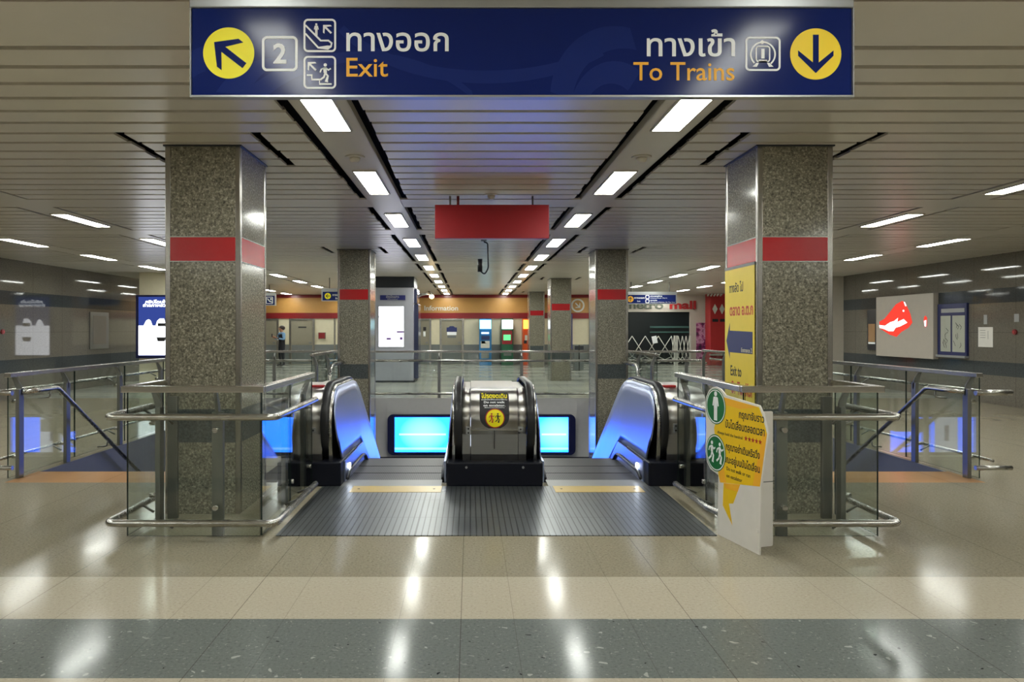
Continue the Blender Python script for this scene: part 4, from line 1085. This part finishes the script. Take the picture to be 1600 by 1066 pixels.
def ex2(t_, m_, h):
    b = BM(); gtext(b, m_, 'ทางออก', h * 1.05, h * .55, h * .28, h * 1.2, .001, .002, .02); gtext(b, m_, 'Exit', h * 1.4, h * .18, h * .24, None, .001, .002, .0)
    gframe(b, m_, h * 2.35, h * 2.8, h * .53, h * .97, .03, .02, .001, .002); gframe(b, m_, h * 2.35, h * 2.8, h * .04, h * .48, .03, .02, .001, .002)
    gtext(b, m_, 'สวนจตุจักร', h * 2.9, h * .78, h * .2, h * 1.4, .001, .002, .02); gtext(b, m_, 'ตลาดนัด', h * 2.9, h * .3, h * .18, h * .8, .001, .002, .02)
    gtext(b, m_, 'Chatuchak Park', h * 2.9, h * .58, h * .14, h * 2.0, .001, .002, .0); gtext(b, m_, 'Weekend Market, Or Tor Kor', h * 2.9, h * .08, h * .16, h * 2.9, .001, .002, .0)
    obj('text', b, M['white'], t_)
hang_sign(5.05, 6.70, 24.0, 2.40, 2.68, 'distant blue sign with amber disc to the right of the second right column', PI / 2, M['amber'], ex2)
def ex3(t_, m_, h):
    b = BM(); gframe(b, m_, 1.02, 1.02 + h * .75, h * .12, h * .88, .03, .02, .001, .002); gstroke(b, m_, [(1.07, h * .7), (1.14, h * .4), (1.24, h * .3)], .03, .001, .002); garrow(b, m_, 1.2, h * .62, .05, PI * .75, .02, .001, .002); obj('symbol', b, M['white'], t_)
hang_sign(-8.1, -6.78, 25.5, 2.40, 2.72, 'distant blue sign with white pictogram beside the near left column', None, None, ex3)

# ------------------------------------------------------------------ cash machines
YM = 32.0
ax = lambda px: (px - 735) * YM / 1150; az = lambda py: 1.55 + (515 - py) * YM / 1150
ma = planemap((0, YM, 0), (1, 0, 0), (0, 0, 1))
def atm(x0, x1, lab, body, topm, topglow, items):
    t_ = thing('cash_machine', lab, 'cash machine', (ax((x0 + x1) / 2), YM, 0), 'cash machines at the far wall')
    b = BM(); box(b, ax(x0), ax(x1), YM, YF - .06, 0.0, az(498), .015); obj('cabinet', b, body, t_)
    b = BM(); grect(b, ma, ax(x0) + .02, ax(x1) - .02, az(514), az(500), 0, .05); obj('lit_header', b, topglow, t_)
    for nm, a, c, v0, v1, mt_ in items:
        b = BM(); grect(b, ma, ax(a), ax(c), az(v1), az(v0), 0, .03); obj(nm, b, mt_, t_)
bl = plain('machine_blue', srgb(34, 118, 176), .3); gr = plain('machine_green', srgb(20, 92, 62), .3); orr = plain('machine_orange', srgb(214, 84, 34), .3)
atm(749, 768, 'tall blue cash machine with cyan header by the far wall', bl, None, glow('header_cyan', (.35, .85, 1.0), 1.6),
    [('screen', 752, 765, 525, 531, M['anavy']), ('sign_panel', 752, 764, 519, 522, glow('screen_soft', (.5, .65, 1), 1.2)), ('keypad', 751, 765, 533, 544, M['gate']), ('card_slot', 752, 758, 533, 537, M['dado']), ('lower_panel', 752, 764, 551, 560, plain('machine_tan', srgb(120, 126, 120), .4))])
atm(783.5, 802, 'tall green and red cash machine with a white lit header', gr, None, glow('header_white', (1, 1, 1), 2.2),
    [('red_panel', 784.5, 800.5, 516.5, 538, plain('machine_red', srgb(150, 34, 44), .3)), ('lower_panel', 787, 799, 552, 556, M['dado'])])
t_ = [o for o in bpy.data.objects if o.name.startswith('cash_machine')][-1]
b = BM(); grect(b, ma, ax(786.5), ax(798), az(532), az(523), .03, .01); obj('screen', b, glow('screen_green', (.12, .55, .22), 1.0), t_)
atm(817, 830, 'orange cash machine half hidden behind the farthest column', orr, None, glow('header_orange', (1.0, .45, .05), 2.0),
    [('screen', 820, 824, 524, 532, M['gate']), ('card_slot', 818.5, 823, 532, 537, M['ink'])])

# small grey ticket gates near the third right column
for i, (px, lab) in enumerate(((901, 'small grey cabinet right of the third right column'), (909, 'small grey cabinet nearest the second right column'))):
    yq = 28.0; x = (px - 735) * yq / 1150
    t_ = thing('grey_cabinet', lab, 'cabinet', (x, yq, 0), 'small grey cabinets')
    b = BM(); box(b, x - .08, x + .08, yq, yq + .5, 0, .96, .01); obj('body', b, M['dado'], t_)
    b = BM(); box(b, x - .07, x + .07, yq - .01, yq + .01, .78, .92); obj('front_panel', b, M['kioskd'], t_)
# blue strip on third column
x = X0 + 2.488 + .317 + .02
b = BM(); box(b, x, x + .03, 22.3, 22.34, .95, 2.02); tag(obj('blue_strip', b, plain('strip_blue', srgb(70, 84, 150), .4)), 'narrow blue strip on the side of the third right column', 'panel')

# ------------------------------------------------------------------ mall front
b = BM(); box(b, 5.3, 6.35, YF - .10, YF, 2.2, 3.1)
box(b, 5.3, WR2, YF - .12, YF, 2.33, 3.1); box(b, 9.75, WR2, YF - .12, YF, 0, 2.33); box(b, 5.3, 5.9, YF - .12, YF, 0, 2.33)
struct('wall_shopfront', b, M['mallw'])
b = BM(); box(b, 5.9, 9.75, YF - .02, YF - .005, 0, 2.33); struct('window_1', b, M['void'])
mm = planemap((0, YF - .12, 0), (1, 0, 0), (0, 0, 1)); fx = lambda px: (px - 735) * 32.7 / 1150
t_ = thing('shop_lettering', 'metro mall lettering over the dark closed shopfront', 'sign', (8.3, YF - .13, 2.4))
b = BM(); gtext(b, mm, 'metro', fx(976), 2.47, .50, fx(1036) - fx(976), 0, .04, .02); obj('grey_word', b, plain('letter_grey', srgb(98, 104, 92), .4), t_)
b = BM(); gtext(b, mm, 'mall', fx(1046), 2.47, .50, fx(1087) - fx(1046), 0, .04, .03); obj('red_word', b, M['mallred'], t_)
b = BM(); box(b, 8.0, 9.74, YF - .06, YF - .03, 1.62, 1.70); box(b, 8.0, 9.74, YF - .06, YF - .03, 1.40, 1.46); tag(obj('shelf_edge', b, plain('teal_grey', srgb(70, 100, 96), .3)), 'pair of dim teal shelf edges inside the dark shopfront', 'shelf')
# folding lattice gate
t_ = thing('folding_gate', 'white folding lattice gate across the dark shopfront', 'gate', (7.8, YF - .3, 0))
yg = YF - .30; b = BM(); z0, z1 = .35, 1.26
stp = [5.98 + .58 * k for k in range(6)] + [9.0, 9.18, 9.36, 9.52, 9.68]
for a, c in zip(stp, stp[1:]):
    for (p, q) in (((a, z0), (c, z1)), ((a, z1), (c, z0)), ((a, z0), (c, .08)), ((a, .08), (c, z0))): tube(b, [(p[0], yg, p[1]), (q[0], yg, q[1])], .018, 6)
obj('lattice', b, M['gate'], t_)
for x in (5.96, 9.02, 9.12, 9.70):
    b = BM(); box(b, x - .035, x + .035, yg - .03, yg + .03, 0, 1.28); obj('upright', b, M['gate'], t_)
b = BM(); grect(b, planemap((8.05, yg - .03, .92), (1, 0, .2), (-.2, 0, 1)), 0, .22, 0, .32, 0, .006); tag(obj('gate_notice', b, M['white']), 'white card hung on the folding lattice gate', 'notice')
# poster and red stall
b = BM(); tp = NT('floral_poster'); p_, x_, y_, z_ = tp.pos(); d_, c_ = tp.voro(p_, 5.0)
n_ = tp.noise(p_, 4.0, 4); tp.bsdf(tp.ramp(n_, [(.32, srgb(40, 26, 50)), (.45, srgb(130, 40, 100)), (.55, srgb(196, 150, 180)), (.66, srgb(120, 60, 90))]), .4)
box(b, 10.02, 10.60, YF - .16, YF - .12, .25, 1.85); tag(obj('flower_poster', b, tp.m), 'tall magenta flowery poster left of the red stall', 'poster')
t_ = thing('red_stall', 'red stall with white lamps and diamonds behind the yellow poster', 'stall', (11.2, 31.9, 0))
fy = 31.9; gx = lambda px: (px - 735) * fy / 1150; gz = lambda py: 1.55 + (515 - py) * fy / 1150
b = BM(); box(b, gx(1110), 12.4, fy, fy + .7, 0, gz(458), .01); obj('body', b, M['mallred'], t_)
mg = planemap((0, fy, 0), (1, 0, 0), (0, 0, 1))
for px in (1117, 1128):
    b = BM(); gpoly(b, mg, [(gx(px - 4), gz(483)), (gx(px), gz(491)), (gx(px + 4), gz(483)), (gx(px), gz(475))], 0, .02); obj('diamond', b, M['gate'], t_)
b = BM(); grect(b, mg, gx(1113), gx(1122), gz(503), gz(498.5), 0, .02); grect(b, mg, gx(1125), gx(1134), gz(503), gz(498.5), 0, .02); obj('black_lettering', b, M['ink'], t_)
b = BM(); box(b, gx(1108), 12.4, fy - .15, fy, .42, .50); obj('counter_edge', b, M['mallw'], t_)
for k in range(5):
    b = BM(); x = gx(1104 + 5 * k); tube(b, [(x, fy - .1, gz(463)), (x + .06, fy - .15, gz(459))], [.03, .045], 10); obj('spot_lamp', b, M['gate'], t_)

# ------------------------------------------------------------------ person far left
def person(x, y, lab):
    t_ = thing('person', lab, 'person', (x, y, 0))
    P = {'pel': (0, 0, .92), 'wai': (0, .01, 1.08), 'che': (0, 0, 1.28), 'nek': (-.01, 0, 1.43), 'hd0': (-.02, -.01, 1.50), 'hd1': (-.03, -.02, 1.58), 'hd2': (-.02, -.01, 1.65),
         'shl': (-.16, -.01, 1.37), 'ell': (-.22, -.05, 1.13), 'wrl': (-.16, -.26, 1.22), 'hal': (-.12, -.31, 1.26),
         'shr': (.16, .01, 1.37), 'elr': (.25, -.02, 1.13), 'wrr': (.06, -.25, 1.20), 'har': (-.02, -.30, 1.25),
         'hil': (-.09, 0, .86), 'knl': (-.10, -.02, .48), 'anl': (-.11, .02, .09), 'tol': (-.13, -.14, .04),
         'hir': (.09, 0, .86), 'knr': (.11, .0, .48), 'anr': (.13, .03, .09), 'tor': (.15, -.13, .04)}
    Rr = {'pel': (.15, .11), 'wai': (.13, .10), 'che': (.16, .11), 'nek': .055, 'hd0': (.07, .08), 'hd1': (.082, .098), 'hd2': (.06, .07), 'shl': .07, 'shr': .07, 'ell': .048, 'elr': .048, 'wrl': .032, 'wrr': .032, 'hal': .035, 'har': .035,
          'hil': .095, 'hir': .095, 'knl': .065, 'knr': .065, 'anl': .045, 'anr': .045, 'tol': .035, 'tor': .035}
    E = [('pel', 'wai'), ('wai', 'che'), ('che', 'nek'), ('nek', 'hd0'), ('hd0', 'hd1'), ('hd1', 'hd2'), ('che', 'shl'), ('shl', 'ell'), ('ell', 'wrl'), ('wrl', 'hal'), ('che', 'shr'), ('shr', 'elr'), ('elr', 'wrr'), ('wrr', 'har'),
         ('pel', 'hil'), ('hil', 'knl'), ('knl', 'anl'), ('anl', 'tol'), ('pel', 'hir'), ('hir', 'knr'), ('knr', 'anr'), ('anr', 'tor')]
    # five short fingers per hand
    for h, s in (('hal', 1), ('har', -1)):
        hx, hy, hz = P[h]
        for k in range(5):
            n1 = h + 'f%d' % k
            if k < 4: P[n1] = (hx + s * .005, hy - .05 + .004 * k, hz + .035 - .02 * k)
            else: P[n1] = (hx + s * .03, hy - .02, hz + .045)
            Rr[n1] = .009; E.append((h, n1))
    keys = list(P); me = bpy.data.meshes.new('sk'); me.from_pydata([P[k] for k in keys], [(keys.index(a), keys.index(b_)) for a, b_ in E], [])
    o = bpy.data.objects.new('sk', me); col.objects.link(o)
    m_ = o.modifiers.new('s', 'SKIN'); sv = me.skin_vertices[0].data
    for i, k in enumerate(keys):
        r = Rr[k]; sv[i].radius = r if isinstance(r, tuple) else (r, r)
    sv[0].use_root = True
    o.modifiers.new('u', 'SUBSURF').levels = 2
    bpy.context.view_layer.update()
    m2 = bpy.data.meshes.new_from_object(o.evaluated_get(bpy.context.evaluated_depsgraph_get()))
    bpy.data.objects.remove(o); bpy.data.meshes.remove(me)
    mats = [plain('skin_tone', srgb(160, 116, 90), .6), plain('light_blue_shirt', srgb(120, 158, 196), .7), plain('dark_vest', srgb(24, 26, 34), .7), plain('black_shoes', (.01, .01, .01), .4)]
    for q in mats: m2.materials.append(q)
    for f in m2.polygons:
        c = f.center; f.use_smooth = True
        if c.z > 1.44: f.material_index = 0
        elif c.z < .07: f.material_index = 3
        elif c.z < .92: f.material_index = 2
        elif c.y < -.22 : f.material_index = 0
        elif abs(c.x) > .155: f.material_index = 1
        else: f.material_index = 2 if c.z < 1.34 else 1
    m2.name = 'body'; bo = bpy.data.objects.new('body', m2); col.objects.link(bo); bo.parent = t_
    def part(name, bm, mat):
        bmesh.ops.recalc_face_normals(bm, faces=bm.faces); me = bpy.data.meshes.new(name); bm.to_mesh(me); bm.free(); me.materials.append(mat)
        q = bpy.data.objects.new(name, me); col.objects.link(q); q.parent = t_
        return q
    b = BM(); bmesh.ops.create_uvsphere(b, u_segments=16, v_segments=10, radius=.105)
    for v in b.verts: v.co = Vector((v.co.x * .98 - .02, v.co.y * 1.12 + .022, v.co.z * .98 + 1.615))
    for f in b.faces: f.smooth = True
    bmesh.ops.bisect_plane(b, geom=b.verts[:] + b.edges[:] + b.faces[:], plane_co=(-.02, -.04, 1.57), plane_no=(0, .75, .6), clear_inner=True)
    part('hair', b, plain('dark_hair', srgb(40, 26, 24), .6))
    b = BM(); box(b, -.09, -.01, -.37, -.355, 1.24, 1.37, .003); part('phone', b, M['ink'])
    b = BM(); box(b, -.10, -.02, -.135, -.125, 1.10, 1.22); part('badge', b, M['white'])
    b = BM()
    for s in (-1, 1): cyl(b, (-.03 + s * .032, -.112, 1.60), (0, -1, 0), .009, .004, 8)
    part('eye', b, M['ink'])
    b = BM(); prism(b, [(-.045, -.11, 1.565), (-.015, -.11, 1.565), (-.03, -.11, 1.605)], (0, -.018, 0)); part('nose', b, mats[0])
    b = BM(); box(b, -.052, -.008, -.112, -.104, 1.537, 1.543); part('mouth', b, mats[3])
    t_.rotation_euler = (0, 0, -.9); t_.scale = (1.12, 1.12, 1.0)
    return t_
person(-7.92, 30.9, 'dark-haired person in blue shirt and dark vest reading a phone')

# ------------------------------------------------------------------ world, camera, view
w = bpy.data.worlds.new('World'); scene.world = w; w.use_nodes = True
w.node_tree.nodes['Background'].inputs[0].default_value = (.02, .02, .022, 1); w.node_tree.nodes['Background'].inputs[1].default_value = .5
cam = bpy.data.cameras.new('Camera'); co = bpy.data.objects.new('Camera', cam); col.objects.link(co)
co.location = (0, 0, 1.55); co.rotation_euler = (PI / 2, 0, 0)
cam.sensor_width = 36; cam.sensor_fit = 'HORIZONTAL'; cam.lens = 36 * 1150 / 1600
cam.shift_x = (800 - 735) / 1600; cam.shift_y = -(533 - 515) / 1600
cam.clip_start = .05; cam.clip_end = 200
scene.camera = co
scene.view_settings.view_transform = 'Standard'; scene.view_settings.look = 'None'; scene.view_settings.gamma = 1
scene.view_settings.exposure = 0.88; scene.view_settings.use_curve_mapping = False
try:
    scene.cycles.transparent_max_bounces = 32; scene.cycles.max_bounces = 8; scene.cycles.sample_clamp_indirect = 6
except Exception: pass
